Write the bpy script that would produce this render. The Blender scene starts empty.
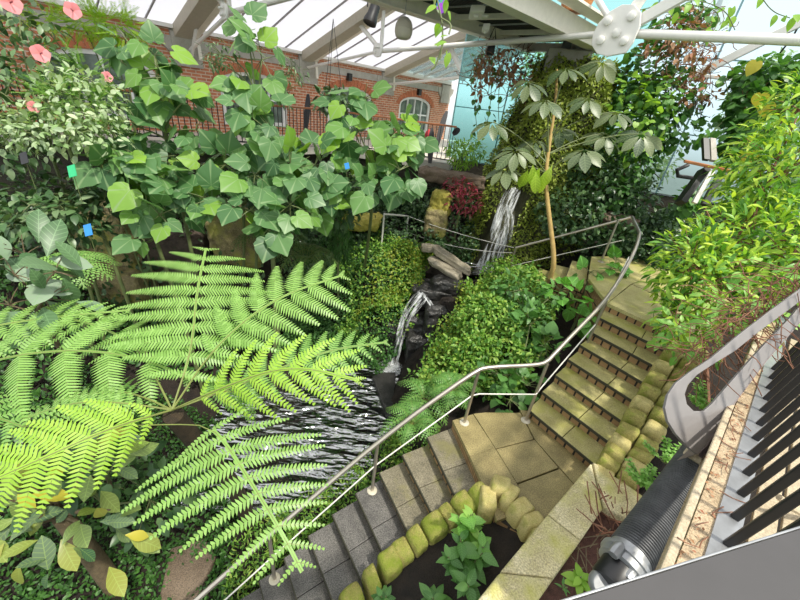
import bpy, bmesh, math, random
import numpy as np
from mathutils import Vector, Matrix
from mathutils.geometry import tessellate_polygon
PI = math.pi
SC = bpy.context.scene
COL = SC.collection
rng = np.random.default_rng(7)
random.seed(7)
V = lambda *a: np.array(a, float)
UP = V(0, 0, 1)

# ------------------------------------------------------------------ camera
FPX = 354.0
_dx, _dy = 320 - 400, 935 - 300
ROLL = math.atan2(-_dx, _dy); PITCH = math.atan2(FPX, math.hypot(_dx, _dy))
cF = V(0, math.cos(PITCH), -math.sin(PITCH))
_R0 = V(1, 0, 0); _U0 = V(0, math.sin(PITCH), math.cos(PITCH))
cR = math.cos(ROLL) * _R0 + math.sin(ROLL) * _U0
cU = -math.sin(ROLL) * _R0 + math.cos(ROLL) * _U0
def ray(u, v): return cF * FPX + cR * (u - 400) + cU * (300 - v)
def W(u, v, w): return ray(u, v) * (w / FPX)          # point at depth w
def Z(u, v, z): r = ray(u, v); return r * (z / r[2])   # point on a level
def Y(u, v, y): r = ray(u, v); return r * (y / r[1])
cam = bpy.data.objects.new('camera', bpy.data.cameras.new('camera'))
COL.objects.link(cam)
M = Matrix(((cR[0], cU[0], -cF[0], 0), (cR[1], cU[1], -cF[1], 0), (cR[2], cU[2], -cF[2], 0), (0, 0, 0, 1)))
cam.matrix_world = M
cam.data.sensor_width = 36; cam.data.lens = FPX / 800 * 36; cam.data.clip_start = 0.02
SC.camera = cam
SC.view_settings.view_transform = 'Standard'; SC.view_settings.look = 'None'
SC.view_settings.gamma = 1; SC.view_settings.use_curve_mapping = False
SC.view_settings.exposure = 0.45

def nrm(a):
    a = np.asarray(a, float)
    return a / np.maximum(np.linalg.norm(a, axis=-1, keepdims=True), 1e-9)

# ------------------------------------------------------------------ materials
def newmat(name):
    m = bpy.data.materials.new(name); m.use_nodes = True
    nt = m.node_tree; b = nt.nodes['Principled BSDF']
    return m, nt, b
def N(nt, t, **k):
    n = nt.nodes.new(t)
    for a, b in k.items(): setattr(n, a, b)
    return n
def ramp(nt, src, stops):
    r = N(nt, 'ShaderNodeValToRGB')
    e = r.color_ramp.elements
    while len(e) < len(stops): e.new(0.5)
    for i, (p, c) in enumerate(stops):
        e[i].position = p; e[i].color = (*c, 1)
    nt.links.new(src, r.inputs[0]); return r.outputs[0]
def noise(nt, scale, detail=4, vec=None, rough=.6):
    n = N(nt, 'ShaderNodeTexNoise'); n.inputs['Scale'].default_value = scale
    n.inputs['Detail'].default_value = detail; n.inputs['Roughness'].default_value = rough
    if vec is None:
        t = N(nt, 'ShaderNodeTexCoord'); vec = t.outputs['Object']
    nt.links.new(vec, n.inputs['Vector']); return n.outputs['Fac']
def mixc(nt, fac, a, b, typ='MIX'):
    m = N(nt, 'ShaderNodeMixRGB', blend_type=typ)
    for i, x in ((0, fac), (1, a), (2, b)):
        if isinstance(x, (float, int)): m.inputs[i].default_value = x
        elif isinstance(x, tuple): m.inputs[i].default_value = (*x, 1)
        else: nt.links.new(x, m.inputs[i])
    return m.outputs[0]
def bump(nt, b, h, s=.4, d=.02):
    n = N(nt, 'ShaderNodeBump'); n.inputs['Strength'].default_value = s; n.inputs['Distance'].default_value = d
    nt.links.new(h, n.inputs['Height']); nt.links.new(n.outputs[0], b.inputs['Normal'])
def plain(name, c, rough=.5, metal=0, var=.12, sc=9):
    m, nt, b = newmat(name)
    f = noise(nt, sc)
    lo = tuple(x * (1 - var) for x in c); hi = tuple(min(1, x * (1 + var)) for x in c)
    nt.links.new(ramp(nt, f, [(.3, lo), (.7, hi)]), b.inputs['Base Color'])
    b.inputs['Roughness'].default_value = rough; b.inputs['Metallic'].default_value = metal
    return m
def stone(name, stops, sc=6, speck=.5, rough=.8, bs=.5, moss=None, wet=0):
    m, nt, b = newmat(name)
    c = ramp(nt, noise(nt, sc, 6), stops)
    s = ramp(nt, noise(nt, sc * 22, 3), [(.35, (1 - speck,) * 3), (.65, (1 + speck * .4,) * 3)])
    c = mixc(nt, 1.0, c, s, 'MULTIPLY')
    if moss:
        mf = ramp(nt, noise(nt, sc * .7, 5), [(moss[1] - .1, (0, 0, 0)), (moss[1] + .1, (1, 1, 1))])
        c = mixc(nt, mf, c, moss[0])
    nt.links.new(c, b.inputs['Base Color']); b.inputs['Roughness'].default_value = rough
    bump(nt, b, noise(nt, sc * 8, 6), bs, .02)
    return m
def leafmat(name, cols, trans=.35, rough=.45, vein=None, vcol=None, spec=.4):
    m, nt, b = newmat(name)
    g = N(nt, 'ShaderNodeNewGeometry')
    n = len(cols)
    c = ramp(nt, g.outputs['Random Per Island'], [(i / max(1, n - 1), cols[i]) for i in range(n)])
    if vein:
        uv = N(nt, 'ShaderNodeTexCoord'); sx = N(nt, 'ShaderNodeSeparateXYZ'); nt.links.new(uv.outputs['UV'], sx.inputs[0])
        def mth(op, a, bb=None):
            q = N(nt, 'ShaderNodeMath', operation=op)
            for i, x in enumerate((a, bb)):
                if x is None: continue
                if isinstance(x, (float, int)): q.inputs[i].default_value = x
                else: nt.links.new(x, q.inputs[i])
            return q.outputs[0]
        ax = mth('ABSOLUTE', mth('SUBTRACT', sx.outputs[0], .5))
        if vein == 'palm':
            ang = mth('ARCTAN2', ax, mth('SUBTRACT', sx.outputs[1], .12))
            w = mth('ABSOLUTE', mth('SINE', mth('MULTIPLY', ang, 3.6)))
        else:
            w = mth('ABSOLUTE', mth('SINE', mth('MULTIPLY', mth('SUBTRACT', sx.outputs[1], mth('MULTIPLY', ax, .8)), 24.0)))
        mid = mth('MULTIPLY', ax, 22.0)
        w = mth('MINIMUM', w, mid)
        vc = vcol or tuple(min(1, x * 1.9 + .03) for x in cols[n // 2])
        r = ramp(nt, w, [(0.04, (1, 1, 1)), (.3, (0, 0, 0))])
        mx = N(nt, 'ShaderNodeMath', operation='MULTIPLY'); nt.links.new(r, mx.inputs[0]); mx.inputs[1].default_value = .75 if vein == 'palm' else .5
        c = mixc(nt, mx.outputs[0], c, vc)
    nt.links.new(c, b.inputs['Base Color']); b.inputs['Roughness'].default_value = rough
    b.inputs['Specular IOR Level'].default_value = spec
    t = N(nt, 'ShaderNodeBsdfTranslucent')
    tc = mixc(nt, 1.0, c, (1.25, 1.3, .55), 'MULTIPLY')
    nt.links.new(tc, t.inputs['Color'])
    ms = N(nt, 'ShaderNodeMixShader'); ms.inputs[0].default_value = trans
    nt.links.new(b.outputs[0], ms.inputs[1]); nt.links.new(t.outputs[0], ms.inputs[2])
    nt.links.new(ms.outputs[0], nt.nodes['Material Output'].inputs[0])
    return m

MAT = {}
def lm(k, *a, **kw): MAT[k] = leafmat(k, *a, **kw)
lm('fern', [(.19, .36, .07), (.25, .45, .10), (.31, .52, .14)], trans=.36, rough=.38)
lm('fernlime', [(.29, .50, .05), (.35, .57, .065), (.42, .62, .10)], trans=.40, rough=.5)
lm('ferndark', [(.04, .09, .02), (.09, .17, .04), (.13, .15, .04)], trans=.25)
lm('fernsoft', [(.16, .34, .07), (.26, .46, .12)], trans=.35)
lm('lime', [(.045, .125, .04), (.075, .18, .06), (.11, .23, .08), (.09, .20, .07), (.12, .25, .075), (.14, .29, .06), (.25, .44, .05)], trans=.34, rough=.42, vein='palm', vcol=(.26, .38, .18))
lm('hib', [(.035, .085, .03), (.07, .15, .05), (.13, .22, .09), (.22, .30, .16)], trans=.22, rough=.4)
lm('silver', [(.30, .40, .24), (.42, .52, .32), (.22, .36, .12), (.55, .62, .42)], trans=.3)
lm('feather', [(.30, .50, .05), (.42, .62, .08)], trans=.4)
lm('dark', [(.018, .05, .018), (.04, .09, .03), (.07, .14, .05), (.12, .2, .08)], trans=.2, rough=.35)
lm('mid', [(.05, .14, .03), (.09, .22, .05), (.15, .31, .08)], trans=.3, rough=.4, vein='pin')
lm('heart', [(.09, .26, .04), (.14, .36, .06), (.2, .44, .08)], trans=.35, rough=.4, vein='palm')
lm('rubber', [(.04, .10, .035), (.09, .17, .07), (.30, .38, .28)], trans=.12, rough=.38, vein='pin', spec=.35)
lm('plum', [(.05, .12, .06), (.12, .18, .10), (.17, .24, .05), (.30, .30, .06)], trans=.2, rough=.35, vein='pin')
lm('schef', [(.05, .09, .035), (.10, .145, .06), (.17, .21, .10), (.08, .12, .07)], trans=.25, rough=.38, vein='pin', spec=.4)
lm('scheflime', [(.32, .5, .05), (.40, .55, .06)], trans=.4, rough=.35, vein='pin')
lm('bush', [(.06, .18, .025), (.16, .36, .05), (.36, .56, .06), (.56, .68, .09)], trans=.35, rough=.4)
lm('bushlow', [(.12, .30, .05), (.2, .42, .08), (.36, .55, .12)], trans=.35, rough=.4, vein='pin')
lm('cover', [(.02, .065, .012), (.045, .125, .022), (.075, .19, .035)], trans=.22)
lm('coverdark', [(.025, .085, .018), (.05, .14, .03), (.09, .21, .045)], trans=.2)
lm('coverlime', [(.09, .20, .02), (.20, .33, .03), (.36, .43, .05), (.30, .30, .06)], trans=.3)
lm('covermid', [(.06, .17, .025), (.13, .29, .04), (.22, .40, .06), (.32, .42, .08)], trans=.3)
lm('mossleaf', [(.10, .15, .02), (.25, .33, .05), (.40, .48, .08), (.18, .23, .04)], trans=.25)
lm('vine', [(.03, .10, .02), (.07, .19, .04), (.14, .32, .06)], trans=.32, rough=.4)
lm('vinebright', [(.22, .42, .05), (.32, .52, .08)], trans=.4)
lm('dry', [(.22, .10, .05), (.34, .18, .09), (.45, .27, .16), (.28, .09, .05)], trans=.2, rough=.7)
lm('red', [(.22, .02, .04), (.36, .05, .09), (.12, .10, .04)], trans=.25)
lm('petal', [(.80, .26, .30), (.86, .34, .38)], trans=.3, rough=.5)
lm('yellow', [(.52, .46, .06), (.45, .40, .05)], trans=.35)
lm('palefern', [(.12, .29, .06), (.18, .37, .09)], trans=.35)
lm('pale', [(.22, .46, .10), (.34, .58, .16)], trans=.4)
MAT['bark'] = stone('bark', [(.3, (.09, .065, .035)), (.7, (.20, .15, .08))], sc=14, bs=.6)
MAT['trunk'] = stone('trunk', [(.3, (.30, .20, .06)), (.7, (.42, .30, .10))], sc=10, bs=.3, speck=.2)
MAT['stem'] = plain('stem', (.12, .15, .05), .6)
MAT['twig'] = plain('twig', (.20, .09, .05), .8, var=.4)
MAT['fernbark'] = stone('fernbark', [(.3, (.02, .012, .006)), (.7, (.07, .045, .02))], sc=18, bs=.9)
MAT['rachis'] = plain('rachis', (.17, .20, .05), .5)
MAT['soil'] = stone('soil', [(.3, (.010, .007, .005)), (.7, (.028, .019, .012))], sc=7, bs=1, rough=.95)
MAT['redsoil'] = stone('redsoil', [(.3, (.05, .02, .014)), (.7, (.12, .05, .035))], sc=9, bs=1, rough=.95)
MAT['granite'] = stone('granite', [(.3, (.085, .080, .074)), (.7, (.175, .165, .150))], sc=4, speck=.7, rough=.5, bs=.15)
MAT['granitemoss'] = stone('granitemoss', [(.3, (.20, .16, .065)), (.7, (.34, .28, .12))], sc=4, speck=.5, rough=.6, bs=.15)
MAT['stepmoss'] = stone('stepmoss', [(.3, (.31, .275, .10)), (.7, (.50, .45, .20))], sc=3.2, speck=.35, rough=.65, bs=.15, moss=((.30, .30, .06), .58))
MAT['edgestone'] = stone('edgestone', [(.3, (.26, .23, .05)), (.7, (.46, .40, .13))], sc=7, speck=.5, bs=1, moss=((.20, .25, .02), .48))
MAT['edgestonepale'] = stone('edgestonepale', [(.3, (.40, .33, .10)), (.7, (.58, .50, .22))], sc=7, speck=.4, bs=.7, moss=((.24, .26, .04), .56))
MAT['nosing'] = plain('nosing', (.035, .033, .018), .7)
MAT['slab'] = stone('slab', [(.3, (.46, .40, .20)), (.7, (.74, .67, .44))], sc=3, speck=.45, bs=.6, moss=((.38, .37, .07), .55))
MAT['rock'] = stone('rock', [(.3, (.16, .13, .06)), (.7, (.34, .28, .13))], sc=3, bs=1, moss=((.28, .28, .05), .55))
MAT['darkrock'] = stone('darkrock', [(.3, (.012, .012, .012)), (.7, (.05, .048, .045))], sc=4, bs=.9, rough=.3)
MAT['brownrock'] = stone('brownrock', [(.3, (.03, .02, .012)), (.7, (.085, .06, .04))], sc=3, bs=1)
MAT['ledge'] = stone('ledge', [(.3, (.22, .19, .13)), (.7, (.38, .34, .26))], sc=4, bs=.6)
MAT['pathstone'] = stone('pathstone', [(.3, (.12, .085, .055)), (.7, (.20, .15, .105))], sc=3, bs=.6)
MAT['yellowstone'] = stone('yellowstone', [(.3, (.34, .30, .04)), (.7, (.46, .40, .08))], sc=6, bs=.6)
MAT['concrete'] = stone('concrete', [(.3, (.33, .31, .26)), (.7, (.45, .43, .38))], sc=3, speck=.12, bs=.2)
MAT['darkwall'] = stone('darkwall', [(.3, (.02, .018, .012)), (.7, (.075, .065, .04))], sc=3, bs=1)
MAT['mossbase'] = stone('mossbase', [(.3, (.03, .03, .015)), (.7, (.10, .10, .04))], sc=3, bs=1)
MAT['gravel'] = stone('gravel', [(.3, (.40, .30, .18)), (.7, (.56, .44, .29))], sc=5, speck=.4, bs=.8)
MAT['kerb'] = stone('kerb', [(.3, (.42, .34, .22)), (.7, (.52, .44, .31))], sc=4, speck=.3, bs=.3)
MAT['cream'] = plain('cream', (.80, .76, .66), .45, var=.05)
MAT['white'] = plain('white', (.80, .78, .73), .4, var=.03)
MAT['whiteframe'] = plain('whiteframe', (.80, .80, .78), .4, var=.03)
MAT['steel'] = plain('steel', (.47, .43, .37), .32, .85, var=.08)
MAT['steelwhite'] = plain('steelwhite', (.72, .70, .64), .35, .2, var=.05)
MAT['plate'] = plain('plate', (.50, .46, .36), .5, .2)
MAT['greysteel'] = plain('greysteel', (.25, .235, .23), .45, .1, var=.05)
MAT['capsteel'] = plain('capsteel', (.06, .057, .057), .5, .1, var=.05)
MAT['greydark'] = plain('greydark', (.20, .16, .155), .5, .1, var=.08)
MAT['black'] = plain('black', (.012, .012, .013), .4)
MAT['zinc'] = plain('zinc', (.35, .36, .37), .4, .6, var=.15)
MAT['rubberhose'] = plain('rubberhose', (.085, .088, .092), .45, var=.3)
MAT['wood'] = plain('wood', (.36, .13, .05), .4, var=.2, sc=4)
MAT['deckdark'] = plain('deckdark', (.05, .052, .058), .6)
MAT['egg'] = plain('egg', (.55, .50, .40), .5, var=.03)
MAT['basket'] = plain('basket', (.45, .19, .06), .7, var=.5, sc=40)
MAT['bluetag'] = plain('bluetag', (.02, .22, .62), .4)
MAT['greentag'] = plain('greentag', (.02, .42, .16), .4)
MAT['blueled'] = plain('blueled', (.05, .10, .55), .3)
MAT['teak'] = plain('teak', (.42, .16, .06), .35, var=.15)
MAT['redcloth'] = plain('redcloth', (.45, .03, .04), .7)
MAT['floorpale'] = plain('floorpale', (.62, .56, .48), .6, var=.06)

def brickmat(name, c1, c2, mortar, bw, bh, ms=.012, obj=True):
    m, nt, b = newmat(name)
    t = N(nt, 'ShaderNodeTexCoord'); s = N(nt, 'ShaderNodeSeparateXYZ'); nt.links.new(t.outputs['UV' if not obj else 'Object'], s.inputs[0])
    c = N(nt, 'ShaderNodeCombineXYZ'); nt.links.new(s.outputs[0], c.inputs[0]); nt.links.new(s.outputs[2 if obj else 1], c.inputs[1])
    k = N(nt, 'ShaderNodeTexBrick'); nt.links.new(c.outputs[0], k.inputs['Vector'])
    k.inputs['Scale'].default_value = 1; k.inputs['Brick Width'].default_value = bw; k.inputs['Row Height'].default_value = bh
    k.inputs['Mortar Size'].default_value = ms; k.inputs['Mortar Smooth'].default_value = .1
    k.inputs['Color1'].default_value = (*c1, 1); k.inputs['Color2'].default_value = (*c2, 1); k.inputs['Mortar'].default_value = (*mortar, 1)
    v = ramp(nt, noise(nt, 3, 4), [(.3, (.8, .8, .8)), (.7, (1.15, 1.15, 1.15))])
    nt.links.new(mixc(nt, 1.0, k.outputs['Color'], v, 'MULTIPLY'), b.inputs['Base Color'])
    b.inputs['Roughness'].default_value = .85
    inv = N(nt, 'ShaderNodeMath', operation='SUBTRACT'); inv.inputs[0].default_value = 1; nt.links.new(k.outputs['Fac'], inv.inputs[1])
    bump(nt, b, inv.outputs[0], .6, .01)
    return m
MAT['brick'] = brickmat('brick', (.56, .21, .105), (.45, .15, .07), (.60, .47, .36), .26, .085, .013)
MAT['riserbrick'] = brickmat('riserbrick', (.34, .21, .09), (.22, .13, .055), (.015, .012, .008), .135, .2, .013, obj=False)

def glassmat(name, tint, refl=.12, transp=.9):
    m, nt, b = newmat(name)
    tr = N(nt, 'ShaderNodeBsdfTransparent'); tr.inputs[0].default_value = (*tint, 1)
    gl = N(nt, 'ShaderNodeBsdfGlossy'); gl.inputs['Roughness'].default_value = .03
    f = N(nt, 'ShaderNodeLayerWeight'); f.inputs[0].default_value = .35
    mu = N(nt, 'ShaderNodeMath', operation='MULTIPLY'); nt.links.new(f.outputs['Fresnel'], mu.inputs[0]); mu.inputs[1].default_value = .8
    ms = N(nt, 'ShaderNodeMixShader'); nt.links.new(mu.outputs[0], ms.inputs[0])
    nt.links.new(tr.outputs[0], ms.inputs[1]); nt.links.new(gl.outputs[0], ms.inputs[2])
    nt.links.new(ms.outputs[0], nt.nodes['Material Output'].inputs[0])
    return m
MAT['turq'] = glassmat('turq', (.60, .82, .81))
MAT['paleglass'] = glassmat('paleglass', (.82, .90, .92))
MAT['clearglass'] = glassmat('clearglass', (.78, .86, .84))
def milky():
    m, nt, b = newmat('milkyroof')
    d = N(nt, 'ShaderNodeBsdfTranslucent'); d.inputs[0].default_value = (.76, .76, .79, 1)
    d2 = N(nt, 'ShaderNodeBsdfDiffuse'); d2.inputs[0].default_value = (.9, .9, .92, 1)
    ms = N(nt, 'ShaderNodeMixShader'); ms.inputs[0].default_value = .2
    nt.links.new(d.outputs[0], ms.inputs[1]); nt.links.new(d2.outputs[0], ms.inputs[2])
    nt.links.new(ms.outputs[0], nt.nodes['Material Output'].inputs[0]); return m
MAT['milky'] = milky()
m, nt, b = newmat('windowpane'); MAT['pane'] = m
nt.links.new(ramp(nt, noise(nt, 2.5, 4), [(.3, (.05, .075, .06)), (.7, (.22, .27, .23))]), b.inputs['Base Color']); b.inputs['Roughness'].default_value = .08
m, nt, b = newmat('water'); MAT['water'] = m
b.inputs['Base Color'].default_value = (.006, .008, .007, 1); b.inputs['Roughness'].default_value = .04; b.inputs['IOR'].default_value = 1.45
tc = N(nt, 'ShaderNodeTexCoord'); mp = N(nt, 'ShaderNodeMapping'); mp.inputs['Scale'].default_value = (1.7, 4.8, 1); mp.inputs['Rotation'].default_value = (0, 0, .25)
nt.links.new(tc.outputs['Object'], mp.inputs[0]); hgt = noise(nt, 1.0, 2, mp.outputs[0], .5); bump(nt, b, hgt, 1.0, .30)
gl = N(nt, 'ShaderNodeBsdfGlossy'); gl.inputs['Roughness'].default_value = .03; nt.links.new(b.inputs['Normal'].links[0].from_socket, gl.inputs['Normal'])
ms = N(nt, 'ShaderNodeMixShader'); ms.inputs[0].default_value = .5
nt.links.new(b.outputs[0], ms.inputs[1]); nt.links.new(gl.outputs[0], ms.inputs[2]); nt.links.new(ms.outputs[0], nt.nodes['Material Output'].inputs[0])
m, nt, b = newmat('foam'); MAT['foam'] = m
b.inputs['Base Color'].default_value = (.85, .88, .90, 1); b.inputs['Roughness'].default_value = .25
tc = N(nt, 'ShaderNodeTexCoord'); mp = N(nt, 'ShaderNodeMapping'); mp.inputs['Scale'].default_value = (16, 1.6, 1)
nt.links.new(tc.outputs['UV'], mp.inputs[0])
al = ramp(nt, noise(nt, 1.0, 5, mp.outputs[0], .7), [(.44, (0, 0, 0)), (.68, (1, 1, 1))]); nt.links.new(al, b.inputs['Alpha'])
m, nt, b = newmat('exitgreen'); MAT['exit'] = m
b.inputs['Base Color'].default_value = (.0, .32, .22, 1); b.inputs['Emission Color'].default_value = (.02, .55, .40, 1); b.inputs['Emission Strength'].default_value = .5
m, nt, b = newmat('exitwhite'); MAT['exitwhite'] = m
b.inputs['Base Color'].default_value = (.9, .9, .9, 1); b.inputs['Emission Color'].default_value = (1, 1, 1, 1); b.inputs['Emission Strength'].default_value = .6
m, nt, b = newmat('disc'); MAT['disc'] = m
tc = N(nt, 'ShaderNodeTexCoord'); vo = N(nt, 'ShaderNodeTexVoronoi'); vo.inputs['Scale'].default_value = 16; nt.links.new(tc.outputs['Object'], vo.inputs['Vector'])
hs = N(nt, 'ShaderNodeHueSaturation'); hs.inputs['Saturation'].default_value = 1.6; hs.inputs['Value'].default_value = .8; nt.links.new(vo.outputs['Color'], hs.inputs['Color'])
nt.links.new(mixc(nt, .45, hs.outputs[0], (.02, .10, .55)), b.inputs['Base Color']); b.inputs['Roughness'].default_value = .15

# ------------------------------------------------------------------ object helpers
class MB:
    """collects verts / faces / uvs"""
    def __init__(s): s.v = []; s.f = []; s.n = 0; s.uv = []; s.smooth = False
    def add(s, v, f, uv=None):
        v = np.asarray(v, float); s.v.append(v)
        for q in f: s.f.append(tuple(i + s.n for i in q))
        s.uv.append(np.zeros((len(v), 2)) if uv is None else np.asarray(uv, float)); s.n += len(v)
        return s
    def box(s, c, ax, ay, az):                      # centre and three half-axes
        c, ax, ay, az = map(lambda q: np.asarray(q, float), (c, ax, ay, az))
        v = [c + i * ax + j * ay + k * az for i in (-1, 1) for j in (-1, 1) for k in (-1, 1)]
        return s.add(v, [(0, 1, 3, 2), (4, 6, 7, 5), (0, 4, 5, 1), (2, 3, 7, 6), (0, 2, 6, 4), (1, 5, 7, 3)])
    def beam(s, a, b, w, h, up=UP):                 # bar of section w x h
        a, b = np.asarray(a, float), np.asarray(b, float); d = nrm(b - a)
        x = np.cross(d, up); x = nrm(x) if np.linalg.norm(x) > 1e-5 else V(1, 0, 0)
        z = np.cross(x, d)
        return s.box((a + b) / 2, (b - a) / 2, x * w / 2, z * h / 2)
    def tube(s, pts, r, n=10, caps=True):
        P = np.asarray(pts, float); k = len(P); r = np.broadcast_to(np.asarray(r, float), (k,))
        T = np.gradient(P, axis=0); T = nrm(T)
        ref = V(.13, .21, .97) if abs(T[0][2]) < .9 else V(1, .1, 0)
        X = nrm(np.cross(T[0], ref)); vs = []; 
        for i in range(k):
            X = X - T[i] * (X @ T[i]); X = nrm(X); Yv = np.cross(T[i], X)
            a = np.arange(n) * 2 * PI / n
            vs.append(P[i] + r[i] * (np.cos(a)[:, None] * X + np.sin(a)[:, None] * Yv))
        f = [(i * n + j, i * n + (j + 1) % n, (i + 1) * n + (j + 1) % n, (i + 1) * n + j) for i in range(k - 1) for j in range(n)]
        if caps: f += [tuple(range(n))[::-1], tuple(range((k - 1) * n, k * n))]
        s.smooth = True
        return s.add(np.concatenate(vs), f)
    def prism(s, poly, off):                         # planar polygon swept by vector off
        P = np.asarray(poly, float); n = len(P); o = np.asarray(off, float)
        t = tessellate_polygon([[Vector(p) for p in P]])
        f = [tuple(q) for q in t] + [tuple(i + n for i in q[::-1]) for q in t]
        f += [(i, (i + 1) % n, (i + 1) % n + n, i + n) for i in range(n)]
        per = np.concatenate([[0], np.cumsum(np.linalg.norm(np.roll(P, -1, 0) - P, axis=1))[:-1]])
        uv = np.concatenate([np.stack([per, np.zeros(n)], 1), np.stack([per, np.full(n, np.linalg.norm(o))], 1)])
        return s.add(np.concatenate([P, P + o]), f, uv)
    def lathe(s, c, prof, n=24, ax=UP):
        ax = nrm(ax); x = nrm(np.cross(ax, V(.3, .5, .1))); y = np.cross(ax, x); a = np.arange(n) * 2 * PI / n
        ring = np.cos(a)[:, None] * x + np.sin(a)[:, None] * y
        v = np.concatenate([np.asarray(c) + ax * h + ring * r for r, h in prof]); k = len(prof)
        f = [(i * n + j, i * n + (j + 1) % n, (i + 1) * n + (j + 1) % n, (i + 1) * n + j) for i in range(k - 1) for j in range(n)]
        f += [tuple(range(n))[::-1], tuple(range((k - 1) * n, k * n))]
        s.smooth = True
        return s.add(v, f)

def link(name, v, f, mat, parent=None, uv=None, smooth=False, origin=None, loopuv=None):
    v = np.asarray(v, np.float64)
    if parent is not None: org = np.array(parent['_org'])
    elif origin is not None: org = np.asarray(origin, float)
    else: org = np.array([*(v[:, :2].min(0) + v[:, :2].max(0)) / 2, v[:, 2].min()])
    me = bpy.data.meshes.new(name)
    if isinstance(f, np.ndarray):
        me.vertices.add(len(v)); me.vertices.foreach_set('co', (v - org).astype(np.float32).ravel())
        k = f.shape[1]; me.loops.add(f.size); me.loops.foreach_set('vertex_index', f.astype(np.int32).ravel())
        me.polygons.add(len(f)); me.polygons.foreach_set('loop_start', np.arange(0, f.size, k, dtype=np.int32))
        me.polygons.foreach_set('loop_total', np.full(len(f), k, np.int32))
        me.update(calc_edges=True)
    else:
        me.from_pydata((v - org).tolist(), [], [list(q) for q in f]); me.update()
    if uv is not None:
        ul = me.uv_layers.new(name='UVMap'); li = np.empty(len(me.loops), np.int32); me.loops.foreach_get('vertex_index', li)
        ul.data.foreach_set('uv', np.asarray(uv, np.float32)[li].ravel())
    if smooth:
        me.polygons.foreach_set('use_smooth', np.ones(len(me.polygons), bool))
    me.materials.append(MAT[mat] if isinstance(mat, str) else mat)
    o = bpy.data.objects.new(name, me); COL.objects.link(o)
    o['_org'] = [float(x) for x in org]
    if parent is not None: o.parent = parent
    else: o.location = org
    return o
def build(mb, name, mat, parent=None, bevel=0, smooth=None, origin=None):
    o = link(name, np.concatenate(mb.v), mb.f, mat, parent, np.concatenate(mb.uv), mb.smooth if smooth is None else smooth, origin)
    bm = bmesh.new(); bm.from_mesh(o.data); bmesh.ops.recalc_face_normals(bm, faces=bm.faces); bm.to_mesh(o.data); bm.free()
    if (mb.smooth if smooth is None else smooth): o.data.set_sharp_from_angle(angle=math.radians(40))
    if bevel:
        md = o.modifiers.new('bevel', 'BEVEL'); md.width = bevel; md.segments = 2; md.limit_method = 'ANGLE'
    return o
def tag(o, label, cat, group=None, kind=None):
    o['label'] = label; o['category'] = cat
    if group: o['group'] = group
    if kind: o['kind'] = kind
    return o
def thing(name, loc, label, cat, group=None):
    o = bpy.data.objects.new(name, None); COL.objects.link(o); o.location = loc; o.empty_display_size = .1
    o['_org'] = [float(x) for x in loc]
    return tag(o, label, cat, group)
def struct(o): o['kind'] = 'structure'; return o
ORD = ['first', 'second', 'third', 'fourth', 'fifth', 'sixth', 'seventh', 'eighth', 'ninth', 'tenth', 'eleventh', 'twelfth', 'thirteenth', 'fourteenth', 'fifteenth']

# ------------------------------------------------------------------ leaf templates: verts, tris, uv
def T_ovate(w=.5, n=5, fold=.12, droop=.25, tip=.8):
    t = np.linspace(0, 1, n + 2); prof = np.sin(PI * t ** tip) ** .85 * w / 2; prof[0] = .012; prof[-1] = 0.004
    v = []; uv = []
    for ti, p in zip(t, prof):
        z = -droop * ti * ti
        v += [(-p, ti, z + fold * p * 2), (0, ti, z), (p, ti, z + fold * p * 2)]; uv += [(.5 - p, ti), (.5, ti), (.5 + p, ti)]
    f = []
    for i in range(n + 1):
        a = 3 * i
        for j in (0, 1): f += [(a + j, a + j + 1, a + j + 4), (a + j, a + j + 4, a + j + 3)]
    return np.array(v), np.array(f), np.array(uv)
def T_quad(w=.5, droop=.15):
    v = np.array([(0, 0, 0), (w / 2, .45, .05), (0, 1, -droop), (-w / 2, .45, .05)])
    return v, np.array([(0, 1, 2), (0, 2, 3)]), v[:, :2] + [.5, 0]
def T_heart(lobes=True, cup=.16):
    # broad heart leaf, with shallow pointed lobes when lobes is set
    half = [(0, .12), (.14, -.03), (.30, .0), (.45, .15), (.46, .29), (.51, .42), (.44, .53), (.38, .67), (.22, .80), (0, 1.05)] if lobes else \
           [(0, .12), (.12, 0), (.28, .02), (.40, .16), (.45, .34), (.40, .54), (.28, .72), (.14, .88), (0, 1.02)]
    o = np.array(half + [(-x, y) for x, y in half[-2:0:-1]]); m = len(o)
    o = np.stack([o, (o + np.roll(o, -1, 0)) / 2 * [1.03, 1]], 1).reshape(-1, 2); m = len(o)
    c = np.array([0, .27]); P = np.concatenate([o, c + (o - c) * .55, [c]])
    f = []
    for i in range(m):
        k = (i + 1) % m; f += [(i, k, m + k), (i, m + k, m + i), (2 * m, m + i, m + k)]
    d = P - c; th = np.arctan2(d[:, 0], d[:, 1]); rr = np.hypot(d[:, 0], d[:, 1])
    z = -cup * (d[:, 0] ** 2 * 1.6 + d[:, 1] ** 2 * 1.3) + .010 * np.cos(th * 7.2) * rr * 1.6 + .10 * np.abs(d[:, 0])
    return np.concatenate([P, z[:, None]], 1), np.array(f), P + [.5, 0]
TP = dict(oval=T_ovate(.55), obov=T_ovate(.48, 5, .1, .2, 1.25), lance=T_ovate(.30, 4, .15, .3), narrow=T_ovate(.17, 3, .1, .3), round=T_ovate(1.05, 6, -.04, .25, 1.5),
          quad=T_quad(.55), quadn=T_quad(.3), heart=T_heart(False), lobed=T_heart(True))
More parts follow.
